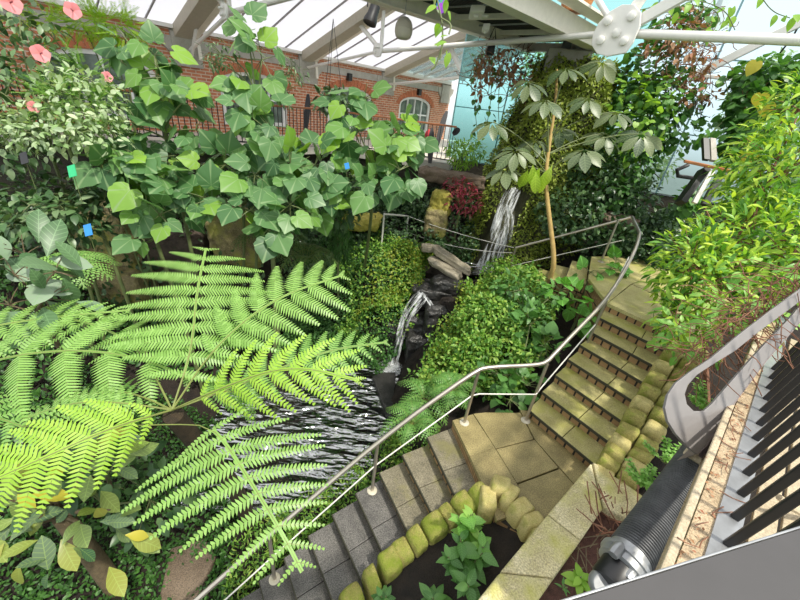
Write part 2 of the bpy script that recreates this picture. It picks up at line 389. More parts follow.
def scatter(name, mat, parent, P, D, Nn, S, tmpl, extra=None, **kw):
    tv, tf, tu = TP[tmpl]
    D = nrm(D); X = nrm(np.cross(D, Nn)); Zx = np.cross(X, D)
    S = np.broadcast_to(np.asarray(S, float), (len(P),))
    v = P[:, None, :] + S[:, None, None] * (tv[None, :, 0, None] * X[:, None] + tv[None, :, 1, None] * D[:, None] + tv[None, :, 2, None] * Zx[:, None])
    n = len(P); k = len(tv)
    f = (tf[None] + (np.arange(n) * k)[:, None, None]).reshape(-1, 3)
    o = link(name, v.reshape(-1, 3), f, mat, parent, np.tile(tu, (n, 1)), smooth=True, **kw)
    return o
def rdir(n): return nrm(rng.normal(size=(n, 3)))
def blobpts(blobs, n):
    """sample points in ellipsoids (centre, radii) near the shell, outward direction"""
    vol = np.array([np.prod(np.broadcast_to(b[1], (3,))) ** .67 for b in blobs]); cnt = np.maximum(1, (vol / vol.sum() * n).astype(int))
    P = []; O = []
    for (c, r, *_), k in zip(blobs, cnt):
        d = rdir(k); q = rng.uniform(.15, 1, (k, 1)) ** .45
        P.append(np.asarray(c) + d * q * np.broadcast_to(r, (3,))); O.append(d)
    return np.concatenate(P), np.concatenate(O)
TOCAM = lambda P: nrm(-P)
def leafset(P, O, size, tilt=.5, droop=.3, upw=1.0, outw=.5):
    n = len(P)
    D = nrm(O * .8 + rng.normal(size=(n, 3)) * tilt + V(0, 0, -droop))
    Nn = nrm(UP * upw + O * outw + rng.normal(size=(n, 3)) * tilt * .6)
    S = size * rng.uniform(.6, 1.15, n)
    return D, Nn, S
def B(u, v, w, ru, rv=None, rd=None):                # blob from picture position, depth and pixel radii
    rv = rv or ru; a, b_ = ru * w / FPX, rv * w / FPX
    return (W(u, v, w), np.array([a, rd or (a + b_) / 2, b_]))
def bez(a, b_, c, n=8):
    t = np.linspace(0, 1, n)[:, None]; a, b_, c = map(lambda q: np.asarray(q, float), (a, b_, c))
    return (1 - t) ** 2 * a + 2 * t * (1 - t) * b_ + t * t * c
def stems(mb, base, targets, r0=.03, r1=.008, n=7):
    base = np.asarray(base, float)
    for t in targets:
        t = np.asarray(t, float); mid = base * .45 + t * .55; mid[2] = base[2] * .3 + t[2] * .7; mid[:2] = base[:2] * .75 + t[:2] * .25
        mid += rng.normal(size=3) * .08
        mb.tube(bez(base, mid, t, n), np.linspace(r0, r1, n), 6)
def shrub(name, label, cat, base, blobs, n, size, tmpl, mat, stemmat='stem', r0=.025, tilt=.5, droop=.3, upw=1., outw=.5, group=None, tw=6, extra=None):
    root = thing(name, base, label, cat, group)
    P, O = blobpts(blobs, n)
    D, Nn, S = leafset(P, O, size, tilt, droop, upw, outw)
    scatter('foliage', mat, root, P, D, Nn, S, tmpl)
    mb = MB(); cs = np.array([b_[0] for b_ in blobs]); fork = cs.mean(0); fork[2] = cs[:, 2].min() - .15; base = np.asarray(base, float)
    fork = fork * .6 + base * .4 if fork[2] < base[2] + .2 else fork
    mb.tube(bez(base, base * .5 + fork * .5 + V(.05, .05, 0), fork, 6), np.linspace(r0 * 1.3, r0, 6), 7); stems(mb, fork, cs, r0 * .7, r0 * .3)
    for b_ in blobs:
        d = rdir(tw)
        for q in d: mb.tube(bez(b_[0], b_[0] + q * b_[1] * .4 + V(0, 0, .02), b_[0] + q * b_[1] * .95, 4), [r0 * .3, r0 * .25, r0 * .2, r0 * .12], 4)
    build(mb, 'stem', stemmat, root)
    return root

# ------------------------------------------------------------------ terrain
WATER = -5.7
CP = np.array([
 (-1.4,4,-6.3),(-.9,5,-6.3),(-.5,6,-6.3),(-1.5,6.3,-6.3),(-2,5,-6.3),(-.35,5.2,-6.3),(-.1,6.6,-6.2),(-1.6,4.6,-6.3),(-.7,4.2,-6.2),(-2.2,4.2,-6.2),(-.6,3.9,-6.0),
 (.35,5.6,-5.5),(.55,6.5,-5.3),(.1,4.4,-5.6),(-.25,3.35,-5.45),(.25,3.7,-5.1),(-1.3,2.75,-5.7),(-.8,3.0,-5.6),
 (-.3,2.1,-5.3),(.6,2.6,-4.9),(-1,1.5,-5.8),(1.4,3.1,-4.5),(2.4,3.3,-4.3),(3.4,4.4,-3.7),(4.6,6,-3.1),(4.1,7.5,-3.1),(3,8.1,-4.1),(1.2,1.5,-4.6),(.3,1.2,-5.1),(2,1.8,-4.3),
 (1,4.2,-4.5),(1.8,4.3,-4.1),(1,5.5,-4.6),(.75,6.6,-4.7),(1.35,6.6,-3.95),(1.2,7.5,-3.9),(2,5.5,-3.8),(2.7,5.6,-3.5),(2.6,7,-3.4),(2,7.8,-3.6),(1.5,5,-4.2),
 (-.35,7.6,-4.7),(-1,7.3,-5.5),(-.6,8.4,-3.7),(-1.5,8.4,-4.3),(-2,7.2,-5.4),(-2.6,6.2,-5.4),
 (.25,7.2,-5.6),(.7,8.0,-4.3),(1,9,-3.95),(-.6,9.2,-3.7),(2.4,9,-4.0),(2.4,9.6,-4.0),(0,10.4,-3.2),(-2,9.8,-3.2),(1,11,-2.6),(-4,8.8,-3.1),(-2.5,10.6,-2.5),
 (-4,6.3,-5.1),(-5.5,6.4,-4.9),(-4,8.2,-3),(-6,7.9,-2.9),(-7,7,-3.2),(-8.5,6,-3.5),
 (-3,3,-5.75),(-4.5,4,-5.5),(-2,2,-5.9),(-6,3,-5.4),(-1.5,0,-6),(-8,4,-5),(-3,5,-5.9),(-4,1.5,-5.7),(-2.4,2.2,-5.85),
 (6,5,-3.4),(7,8,-2.8),(5.4,9,-2.9),(8,4,-3.4),(3,1.8,-3.9),(2.5,.6,-4.4),(4,3,-3.8),(7,12,-2.5),(4,11,-3),(10,8,-2.8),(-9,12,-2.6),(0,-2,-5.5),(6,-1,-4),(-8,-1,-5.6)])
def ter(x, y):
    x = np.asarray(x, float); y = np.asarray(y, float); sh = x.shape
    q = np.stack([x.ravel(), y.ravel()], 1)
    d2 = ((q[:, None] - CP[None, :, :2]) ** 2).sum(2) + .015
    w = 1 / d2 ** 2
    z = (w * CP[:, 2]).sum(1) / w.sum(1)
    return z.reshape(sh)
def tern(x, y, e=.05):
    return nrm(np.stack([-(ter(x + e, y) - ter(x - e, y)) / (2 * e), -(ter(x, y + e) - ter(x, y - e)) / (2 * e), np.ones_like(x)], -1))
gx = np.linspace(-12, 13, 126); gy = np.linspace(-3, 15, 91)
GX, GY = np.meshgrid(gx, gy); GZ = ter(GX, GY) + rng.normal(size=GX.shape) * .015
nx, ny = len(gx), len(gy); ii = np.arange(nx * ny).reshape(ny, nx)
struct(link('floor', np.stack([GX, GY, GZ], -1).reshape(-1, 3), np.stack([ii[:-1, :-1], ii[:-1, 1:], ii[1:, 1:], ii[1:, :-1]], -1).reshape(-1, 4), 'soil', smooth=True, origin=V(0, 0, -6)))
def inpoly(x, y, poly):
    r = np.zeros(len(x), bool); n = len(poly)
    for i in range(n):
        (x1, y1), (x2, y2) = poly[i][:2], poly[(i + 1) % n][:2]
        c = ((y1 > y) != (y2 > y)); r ^= c & (x < (x2 - x1) * (y - y1) / (y2 - y1 + 1e-12) + x1)
    return r
def cover(name, label, cat, poly, n, size, tmpl, mat, lift=.12, lump=.1, tilt=.5, droop=.1):
    poly = np.asarray(poly, float); lo, hi = poly.min(0), poly.max(0)
    q = rng.uniform(lo[:2], hi[:2], (n * 4, 2)); q = q[inpoly(q[:, 0], q[:, 1], poly)][:n]
    x, y = q[:, 0], q[:, 1]; nn = tern(x, y)
    l = lump * (np.sin(x * 5.1 + 1.3 * np.sin(y * 4)) * np.sin(y * 6.3 + x) + .8)
    P = np.stack([x, y, ter(x, y) + .01], 1) + nn * (l + rng.uniform(0, lift, len(x)))[:, None]
    O = nrm(nn * .6 + rdir(len(x)))
    D, Nn, S = leafset(P, O, size, tilt, droop, .8, .2); Nn = nrm(nn + rng.normal(size=Nn.shape) * .45)
    return tag(scatter(name, mat, None, P, D, Nn, S, tmpl), label, cat, kind='stuff')
#PART2
# ------------------------------------------------------------------ brick building at the back
WP = V(-7.42, 10.6, 0); wD = V(.645, .764, 0); wN = V(-.764, .645, 0); WANG = math.atan2(.764, .645)
def wl(a, z, d=0): return WP + wD * a + wN * d + UP * z
A0, A1, ZB, ZE = -5.0, 13.4, -1.45, 1.06
def archpts(c, hw, zb, zs, rise, n=10):
    p = [(c - hw, zb), (c + hw, zb)]
    for i in range(n + 1):
        t = i / n; x = hw * math.cos(PI * t); p.append((c + x, zs + rise * math.sin(PI * t)))
    return p
WINS = [-0.85, 3.05, 7.0, 10.9]
def wallpanel(outer, holes, th):
    loops = [[Vector((x, 0, z)) for x, z in L] for L in [outer] + holes]
    flat = [p for L in loops for p in L]; n = len(flat)
    t = tessellate_polygon(loops)
    v = [tuple(p) for p in flat] + [(p[0], th, p[2]) for p in flat]
    f = [tuple(q) for q in t] + [tuple(i + n for i in q[::-1]) for q in t]
    k = 0
    for L in loops:
        m_ = len(L); f += [(k + i, k + (i + 1) % m_, k + (i + 1) % m_ + n, k + i + n) for i in range(m_)]; k += m_
    return v, f
def place(o): o.location = WP; o.rotation_euler = (0, 0, WANG); return o
v, f = wallpanel([(A0, ZB), (A1, ZB), (A1, ZE), (A0, ZE)], [archpts(c, 1.12, -1.2, -.05, .36) for c in WINS], .3)
o = place(link('wall_back', v, f, 'brick', origin=V(0, 0, 0))); struct(o)
# brick arches over the windows, pushed out a little
for i, c in enumerate(WINS):
    mb = MB()
    for k in range(21):
        t0, t1 = PI * (k + .06) / 21, PI * (k + .94) / 21
        q = [(c + 1.13 * math.cos(t0), -.05 + .37 * math.sin(t0)), (c + 1.13 * math.cos(t1), -.05 + .37 * math.sin(t1)),
             (c + 1.33 * math.cos(t1), -.05 + .60 * math.sin(t1)), (c + 1.33 * math.cos(t0), -.05 + .60 * math.sin(t0))]
        mb.prism([(x, -.02, z) for x, z in q], (0, .05, 0))
    o = place(build(mb, 'trim_%d' % (i + 1), plain('archbrick%d' % i, (.46, .15, .07), .85, var=.25, sc=6), origin=V(0, 0, 0))); struct(o)
    # window frame and pane
    fr = archpts(c, 1.12, -1.2, -.05, .36); inn = archpts(c, .98, -1.08, -.05, .26)
    v, f = wallpanel(fr, [inn], .10)
    w_ = place(link('window_%d' % (i + 1), [(a, b_ + .06, z) for a, b_, z in v], f, 'whiteframe', origin=V(0, 0, 0))); struct(w_)
    w_['_org'] = [0, 0, 0]
    mb = MB()
    for x in (-.5, 0, .5): mb.box((c + x, .11, -.45), (.03, 0, 0), (0, .03, 0), (0, 0, .66 + .08 * (x == 0)))
    mb.box((c, .11, -.42), (1, 0, 0), (0, .028, 0), (0, 0, .03))
    build(mb, 'mullion', 'whiteframe', w_)
    v, f = wallpanel(inn, [], .02); link('pane', [(a, b_ + .13, z) for a, b_, z in v], f, 'pane', w_)
mb = MB(); mb.box(((A0 + A1) / 2, .1, .77), ((A1 - A0) / 2, 0, 0), (0, .14, 0), (0, 0, .115)); struct(place(build(mb, 'trim_5', 'concrete', origin=V(0, 0, 0))))
mb = MB(); mb.box(((A0 + A1) / 2, .1, ZE + .03), ((A1 - A0) / 2, 0, 0), (0, .22, 0), (0, 0, .045)); struct(place(build(mb, 'trim_6', 'white', origin=V(0, 0, 0))))
for i, c in enumerate((1.13, 5.0, 8.9, 12.95)):
    mb = MB(); mb.prism([(c - .36, -.1, .22), (c + .36, -.1, .22), (c + .36, -.1, .98), (c - .36, -.1, .98)], (0, .3, 0))
    mb.prism([(c - .36, -.1, .98), (c - .36, .2, .98), (c - .36, .2, 1.1), (c - .36, .05, 1.1)], (.72, 0, 0))
    mb.prism([(c - .62, -.06, .70), (c - .36, -.06, .45), (c - .36, -.06, .88), (c - .62, -.06, .88)], (0, .2, 0))
    mb.prism([(c + .36, -.06, .45), (c + .62, -.06, .70), (c + .62, -.06, .88), (c + .36, -.06, .88)], (0, .2, 0))
    struct(place(build(mb, 'trim_%d' % (7 + i), 'concrete', origin=V(0, 0, 0))))
# small dark lamps on the wall
for k, (u, v_) in enumerate([(348, 77), (418, 92)]):
    P = ray(u, v_); P = P * ((WP @ wN) / (P @ wN))
    r = thing('wall_lamp', P - wN * .08, ['small black box lamp on the brick wall above the hanging basket', 'small black box lamp on the brick wall above the arched window beside the blue glass'][k], 'lamp', 'box lamps on the brick wall')
    mb = MB(); mb.box(P - wN * .08, wD * .09, wN * .08, UP * .12); build(mb, 'housing', 'black', r, .01)
    mb = MB(); mb.box(P - wN * .08 + UP * -.125, wD * .06, wN * .05, UP * .01); build(mb, 'lens', 'zinc', r)
# roof
SL = .337
def roof(a, d, dz=0): return wl(a, ZE + .07 + SL * d + dz, -d)
k = 0
mulls = [[], []]
for a, b_, mt in [(-5, 1.13, 'milky'), (1.13, 5.0, 'milky'), (5.0, 8.9, 'milky'), (8.9, 13.2, 'clearglass')]:
    mb = MB(); mb.prism([roof(a, -.2), roof(b_, -.2), roof(b_, 5.2), roof(a, 5.2)], (0, 0, .02))
    k += 1; struct(build(mb, 'ceiling' if k == 1 else 'ceiling', mt))
mb = MB()
for a in np.arange(-4.6, 8.8, .97):
    if min(abs(a - c) for c in (1.13, 5, 8.9)) > .35: mb.beam(roof(a, -.2, -.02), roof(a, 5.2, -.02), .03, .04)
struct(build(mb, 'trim_11', 'greysteel'))
mb = MB()
for a in np.arange(9.6, 13.2, .75): mb.beam(roof(a, -.2, -.02), roof(a, 5.2, -.02), .09, .07)
for d in (0.1, 1.5, 3, 4.4): mb.beam(roof(9, d, -.02), roof(13.2, d, -.02), .08, .07)
struct(build(mb, 'trim_12', 'whiteframe'))
RL = ['leftmost cream roof rafter rising from the brick wall behind the hanging rods', 'cream roof rafter between the two milky roof panels, left of the spotlight', 'cream roof rafter passing behind the egg shaped speaker']
for i, c in enumerate((1.13, 5.0, 8.9)):
    r = thing('roof_rafter', roof(c, 0, -.3), RL[i], 'rafter', 'roof rafters')
    mb = MB(); mb.beam(roof(c - .08, .0, -.16), roof(c - .08, 5.2, -.16), .40, .26); build(mb, 'rafter_beam', plain('raf%d' % i, (.44, .40, .31), .6, var=.06), r, .01)
    mb = MB(); mb.beam(roof(c + .24, -.05, -.14), roof(c + .24, 5.2, -.14), .10, .16); mb.beam(roof(c + .24, -.05, -.23), roof(c + .24, 5.2, -.23), .17, .03); build(mb, 'flange_beam', 'cream', r)
    mb = MB(); mb.beam(roof(c + .3, .05, -.2), wl(c + .3, .42, -.12), .09, .09); build(mb, 'bracket', 'cream', r)
mb = MB(); mb.beam(roof(-5, 4.05, -.2), roof(9.2, 4.05, -.2), .16, .2); tag(build(mb, 'roof_purlin', 'cream'), 'long cream purlin running under the milky roof above the spotlight', 'beam')

# trusses
def onraf(u, v, P0): r = ray(u, v); return r * ((P0 @ wD) / (r @ wD))
def rod(mb, a, b_, r): mb.tube([a, (np.asarray(a) + b_) / 2, b_], r, 12)
def gusset(root, P, s, bolts, ax=None):
    ax = wD if ax is None else ax; h = np.cross(UP, ax); mb = MB()
    P = P - ax * .13
    prof = [(-.42, -.48), (0, -.56), (.3, -.5), (.52, -.3), (.57, -.05), (.5, .2), (.32, .42), (.05, .56), (-.25, .54), (-.46, .38), (-.55, .1), (-.52, -.25)]
    mb.prism([P + h * x * s + UP * z * s - ax * .03 for x, z in prof], ax * .06); g = build(mb, 'gusset_plate', 'white', root, .01)
    for x, z in bolts:
        mb = MB(); mb.lathe(P + h * x * s + UP * z * s - ax * .03, [(.07 * s, 0), (.105 * s, -.02), (.105 * s, -.05), (.06 * s, -.065)], 12, ax); build(mb, 'bolt', 'white', g)
P2 = V(-4.23, 14.38, .69)
nA = onraf(381, 51, P2); nB = onraf(618, 33, P2); nC = onraf(815, 41, P2)
nC = nB + (nC - nB) * 1.7
r = thing('roof_truss', P2, 'long white roof truss of thin rods with bolted plate crossing the top of the view', 'truss', 'roof trusses')
for nm, a, b_, rr in [('tie_rod', P2, nA, .04), ('tie_rod', nA, nB, .055), ('tie_rod', nB, nC, .07), ('strut', nA, onraf(338, -3, P2), .06), ('strut', nA, nA + UP * 1.75, .05),
                      ('strut', nB, nB + (onraf(598, 0, P2) - nB) * 3, .05), ('strut', nB, nB + (onraf(640, 0, P2) - nB) * 3, .09)]:
    mb = MB(); rod(mb, a, b_, rr); build(mb, nm, 'white', r)
mb = MB(); mb.beam(nB, nB + (onraf(676, 0, P2) - nB) * 2.5, .12, .16); build(mb, 'strut', 'white', r)
gusset(r, nB, .66, [(-.28, .3), (-.05, -.05), (.27, .22), (.3, -.2), (-.3, -.22)])
gusset(r, nA, .30, [(-.2, .2), (.2, .2), (.15, -.2)])
P1 = V(-6.65, 11.52, .6); n1 = onraf(230, 13, P1)
r = thing('roof_truss', P1, 'white rod truss at upper left with tie rods meeting above the brick wall', 'truss', 'roof trusses')
for nm, a, b_, rr in [('tie_rod', P1, n1, .045), ('tie_rod', n1, n1 + (onraf(282, -1, P1) - n1) * 1.8, .055), ('strut', n1, n1 + (onraf(218, -2, P1) - n1) * 1.5, .06), ('strut', n1, n1 + UP * 1.3, .05), ('hanger', wl(1.2, .5, -.15), wl(1.2, 1.75, -1.3), .04)]:
    mb = MB(); rod(mb, a, b_, rr); build(mb, nm, 'white', r)
gusset(r, n1, .28, [(-.2, .2), (.2, .2), (.1, -.25), (-.25, -.2)])
P3 = V(-1.64, 17.44, .61); n3 = onraf(465, 77, P3)
r = thing('roof_truss', P3, 'farthest white rod truss beside the glazed roof lights and exit sign', 'truss', 'roof trusses')
for nm, a, b_, rr in [('tie_rod', P3, n3, .05), ('strut', n3, onraf(441, 30, P3), .09), ('tie_rod', n3, n3 + (n3 - P3) * .6, .05), ('strut', onraf(441, 30, P3), onraf(441, 30, P3) + UP * .5, .06)]:
    mb = MB(); rod(mb, a, b_, rr); build(mb, nm, 'white', r)
gusset(r, n3, .25, [(-.2, .2), (.2, -.1)])

# far walkway
RA, RB, RC, RD = V(-10.6, 6.8, 0), V(-4.1, 10.1, 0), V(-2.9, 12.1, 0), V(1.0, 11.4, 0)
dk = MB(); dk.prism([q + UP * ZB for q in (RA - wD, RA, RB, RC, RD, V(1.3, 13.6, 0), V(3.2, 21.5, 0), wl(13.4, 0, .2), wl(-6, 0, .2))], (0, 0, -.22)); struct(build(dk, 'floor', 'floorpale'))
rt = MB()
inw = [V(-15, 5, 0), V(-9.25, 7.85, 0), V(-4.3, 10.3, 0), V(-3.0, 12.4, 0), V(1.0, 11.75, 0), V(1.4, 12.6, 0)]
for a, b_ in zip(inw, inw[1:]): rt.prism([a + UP * -4.5, b_ + UP * -4.5, b_ + UP * -1.67, a + UP * -1.67], np.cross(nrm(b_ - a), UP) * -.25)
struct(build(rt, 'wall_left', 'darkwall'))
mb = MB(); mb.beam(RA + UP * -1.55, RB + UP * -1.55, .2, .2); mb.beam(RB + UP * -1.55, RC + UP * -1.55, .2, .2); mb.beam(RC + UP * -1.55, RD + UP * -1.55, .2, .2); struct(build(mb, 'trim_13', 'concrete'))
def balustrade(label, segs, blades):
    r = thing('balustrade', segs[0] + UP * ZB, label, 'railing', 'walkway railings')
    for a, b_ in zip(segs, segs[1:]):
        mb = MB(); mb.beam(a + UP * -.43, b_ + UP * -.43, .09, .05); build(mb, 'handrail', 'wood', r, .012)
        mb = MB(); mb.beam(a + UP * -1.34, b_ + UP * -1.34, .05, .03); build(mb, 'bottom_rail', 'black', r)
        n_ = int(np.linalg.norm(b_ - a) / .125)
        for i in range(n_):
            p = a + (b_ - a) * (i + .5) / n_; mb = MB(); mb.beam(p + UP * -1.36, p + UP * -.45, .016, .016, up=V(.3, 1, 0)); build(mb, 'baluster', 'black', r)
    for (u0, v0, u1, v1, wd, lift) in blades:
        w0 = wd; a = W(u0, v0, w0); b_ = W(u1, v1, w0); mid = (a + b_) / 2 + cR * .03 * lift
        pts = bez(a, mid, b_, 8); mb = MB(); hw = np.array([.6, .8, .95, 1, 1, .95, .8, .45]) * .085
        for i in range(7):
            t = nrm(pts[i + 1] - pts[i]); s = nrm(np.cross(t, cF)); 
            mb.prism([pts[i] - s * hw[i], pts[i] + s * hw[i], pts[i + 1] + s * hw[i + 1], pts[i + 1] - s * hw[i + 1]], cF * .03)
        build(mb, 'post', 'black', r)
balustrade('black barred railing with red wood handrail on the left walkway before the arched windows', [RA, RB, RC], [(305, 131, 308, 94, 10.6, 1)])
balustrade('short black barred railing with wood handrail ending beside the blue glass wall', [RC, RD], [(430, 163, 432, 128, 10.2, 0), (437, 146, 447, 111, 10.8, -1.5), (453, 134, 459, 128, 10.3, 1)])
r = thing('red_jacket', W(428, 133, 11.0), 'small red cloth hanging on the walkway rail near its end post', 'cloth')
mb = MB(); c = W(429, 133, 10.9); mb.lathe(c - UP * .2, [(.04, 0), (.12, .03), (.13, .15), (.09, .25), (.03, .3)], 10); build(mb, 'cloth', 'redcloth', r)

# blue glass wall on the right, skylight beyond
G0 = Y(456, 100, 13.4); G0[2] = 0; G1 = V(13.0, 8.8, 0); gd = nrm(G1 - G0); gl = np.linalg.norm(G1 - G0)
for i, (a, b_, mt) in enumerate([(0, 1.6, 'turq'), (1.6, 3.2, 'turq'), (3.2, 4.8, 'turq'), (4.8, 6.5, 'paleglass'), (6.5, 8.4, 'paleglass'), (8.4, gl, 'paleglass')]):
    mb = MB(); mb.prism([G0 + gd * a + UP * -1.5, G0 + gd * b_ + UP * -1.5, G0 + gd * b_ + UP * 3.4, G0 + gd * a + UP * 3.4], np.cross(gd, UP) * .02)
    o = build(mb, 'window_%d' % (5 + i), mt); struct(o)
    mb = MB(); mb.beam(G0 + gd * a + UP * -1.5, G0 + gd * a + UP * 3.4, .03, .04, up=gd)
    for z in (.1, 1.8): mb.beam(G0 + gd * a + UP * z, G0 + gd * b_ + UP * z, .03, .03)
    build(mb, 'mullion', plain('mull%d' % i, (.40, .58, .60), .3), o)
mb = MB(); mb.prism([G0 + UP * -3.8 - gd * .2, G1 + UP * -3.8, G1 + UP * -1.5, G0 + UP * -1.5 - gd * .2], np.cross(gd, UP) * -.25); struct(build(mb, 'wall_right', 'darkwall'))
for k, (cx, cy, h, s_) in enumerate([(5.5, 19, 1.5, 1.8), (8.5, 17, .2, 1.6), (12.5, 15, 1.2, 1.8)]):
    shrub('outside_tree', ['pale tree seen through the blue glass behind the walkway end', 'rounded tree outside seen low through the pale glass wall', 'tree outside the pale glass wall at far right'][k], 'tree', V(cx, cy, -4), [(V(cx, cy, h), V(s_, s_, s_)), (V(cx + .9, cy, h - 1.2), V(s_, s_, s_ * .8))], 1500, .35, 'quad', 'silver', 'bark', .12)
# white beams on the right
for (u0, v0, w0, u1, v1, w1, s_, lb) in [(812, 17, 7.2, 688, 79, 8.6, .16, 'white sloping roof beam at upper right above the vines'), (726, -6, 9.2, 708, 46, 9.6, .2, 'short white post behind the tie rod at upper right'),
                                         (712, 77, 8.0, 770, 83, 7.6, .07, 'thin white rod poking out of the hanging vines')]:
    mb = MB(); a, b_ = W(u0, v0, w0), W(u1, v1, w1); mb.beam(a + (a - b_) * .3, b_, s_, s_); tag(build(mb, 'roof_beam', 'white', bevel=.01), lb, 'beam', 'white roof beams')
mb = MB(); mb.tube([W(802, 20, 7.4), W(792, 38, 7.6), W(776, 58, 7.9)], .018, 8); tag(build(mb, 'cable', 'black'), 'thin black cable hanging beside the sloping white beam at far right', 'cable')

# overhead bridge
ZBR = 1.38
E1, E2 = V(2.29, 10.04, ZBR), V(3.52, 9.08, ZBR); N1, N2 = V(-.76, 7.3, ZBR), V(.9, 6.43, ZBR)
N1 = E1 + (N1 - E1) * 1.35; N2 = E2 + (N2 - E2) * 1.35
E1, E2, N1, N2 = E1 * 1.14, E2 * 1.14, N1 * 1.14, N2 * 1.14
r = thing('overhead_bridge', (N1 + E2) / 2, 'overhead footbridge seen from below with cream beams and dark grey deck', 'bridge')
mb = MB(); mb.prism([N1 + UP * .2, E1 + UP * .2, E2 + UP * .2, N2 + UP * .2], (0, 0, .06)); deck = build(mb, 'deck', 'deckdark', r)
mb = MB()
for i in range(26):
    t = (i + .5) / 26; mb.beam(N1 + (N2 - N1) * t + UP * .18, E1 + (E2 - E1) * t + UP * .18, .015, .04)
build(mb, 'corrugation', 'deckdark', deck)
for nm, a, b_, w_, h_, dz in [('edge_beam', N1, E1, .16, .22, .06), ('edge_beam', N2, E2, .2, .34, .12), ('end_beam', E1, E2, .14, .16, .06)]:
    mb = MB(); mb.beam(a + UP * dz, b_ + UP * dz, w_, h_); mb.beam(a + UP * (dz - h_ / 2), b_ + UP * (dz - h_ / 2), w_ * 1.5, .03); build(mb, nm, 'cream', r, .008)
mb = MB(); o2 = nrm(np.cross(E2 - N2, UP)); mb.beam(N2 + UP * .34 + o2 * .28, E2 + UP * .34 + o2 * .28, .34, .04); build(mb, 'walkway_edge', 'cream', r)
for t in (.28, .52, .76): 
    mb = MB(); mb.beam(N1 + (E1 - N1) * t + UP * .1, N2 + (E2 - N2) * t + UP * .13, .07, .09); build(mb, 'cross_beam', 'cream', r)
for t in (.40, .64):
    mb = MB(); mb.tube([N1 + (E1 - N1) * t + UP * .1, N2 + (E2 - N2) * (t - .05) + UP * .1], .018, 8); build(mb, 'brace_rod', 'zinc', r)
for k, (u, v, w_) in enumerate([(477, 12, 6.4), (486, 28, 6.9)]):
    P = W(u, v, w_); rr = thing('ceiling_box', P, ['white twin junction box under the overhead bridge near the top edge', 'small white box clipped to the cross beam under the overhead bridge'][k], 'junction box')
    mb = MB(); s_ = (.13, .07)[k]; mb.box(P, cR * s_, cF * s_ * .7, UP * .05); build(mb, 'case', 'white', rr, .015)
    mb = MB(); mb.lathe(P - UP * .05, [(s_ * .4, 0), (s_ * .35, -.03), (s_ * .1, -.04)], 14); build(mb, 'cap', 'white', rr)
    if k == 0:
        mb = MB(); mb.lathe(P - UP * .05 + cR * .16, [(.07, 0), (.06, -.03), (.02, -.04)], 14); build(mb, 'cap', 'white', rr)
# hung fittings
P = W(373, 13, 7.2); d = nrm(nrm(cU) * -.8 + cR * -.35 + cF * .2)
r = thing('spotlight', P, 'black spotlight hanging from a yoke at the top, left of the egg speaker', 'light')
mb = MB(); mb.lathe(P - d * .16, [(.07, 0), (.10, .02), (.11, .2), (.14, .3), (.14, .36), (.11, .34)], 20, d); build(mb, 'housing', 'black', r)
mb = MB(); mb.tube([P + cR * .11, P + cR * .12 + UP * .3, P + cR * .03 + UP * .45, P - cR * .12 + UP * .42, P - cR * .12 + UP * .1], .014, 6); build(mb, 'yoke', 'black', r)
P = W(404, 27, 6.6); r = thing('egg_speaker', P, 'cream egg shaped speaker hanging on a wire near the top centre', 'speaker')
mb = MB(); mb.lathe(P - UP * .19, [(.09, 0), (.14, .03), (.165, .10), (.168, .165)], 28); build(mb, 'lower_shell', 'egg', r)
mb = MB(); mb.lathe(P - UP * .022, [(.166, 0), (.155, .06), (.125, .12), (.07, .165), (.02, .18)], 28); build(mb, 'upper_shell', 'egg', r)
mb = MB(); mb.tube([P + UP * .15, P + UP * 1.0], .006, 6); build(mb, 'wire', 'zinc', r)
P = W(491, 47, 8.2); r = thing('spotlight', P, 'small black spotlight under the overhead bridge among dry twigs', 'light')
mb = MB(); mb.lathe(P - UP * .16, [(.08, 0), (.10, .03), (.09, .25), (.05, .3)], 16); build(mb, 'housing', 'black', r)
mb = MB(); mb.tube([P + UP * .1 - cR * .09, P + UP * .38, P + UP * .1 + cR * .09], .015, 6); build(mb, 'yoke', 'black', r)
P = W(566, 47, 8.4); d = nrm(-UP + cR * -.12); r = thing('projector_lamp', P, 'grey cylindrical lamp with blue glass end under the end of the overhead bridge', 'light')
mb = MB(); mb.lathe(P - d * .2, [(.09, 0), (.11, .01), (.11, .38), (.13, .42), (.13, .5)], 20, d); build(mb, 'housing', 'zinc', r)
mb = MB(); mb.lathe(P + d * .3, [(.12, 0), (.11, .05), (.05, .06)], 20, d); build(mb, 'lens', 'blueled', r)
P = W(441, 6, 3.6); r = thing('sun_catcher', P, 'shiny blue rainbow disc hanging at the top edge', 'ornament')
mb = MB(); mb.lathe(P, [(.062, -.004), (.064, 0), (.062, .004)], 28, nrm(-P) + cR * .8); build(mb, 'disc', 'disc', r, origin=P)
mb = MB(); mb.tube([P + UP * .06, P + UP * .7], .003, 5); build(mb, 'cord', 'zinc', r)
P = W(399, 74, 17.5); r = thing('exit_sign', P, 'green exit sign with white running figure by the roof glazing', 'sign')
mb = MB(); sx = nrm(cR * V(1, 1, 0)); sn = np.cross(sx, UP); mb.box(P, sx * .19, sn * .03, UP * .15); build(mb, 'panel', 'exit', r)
mb = MB(); q = P - sn * -.0
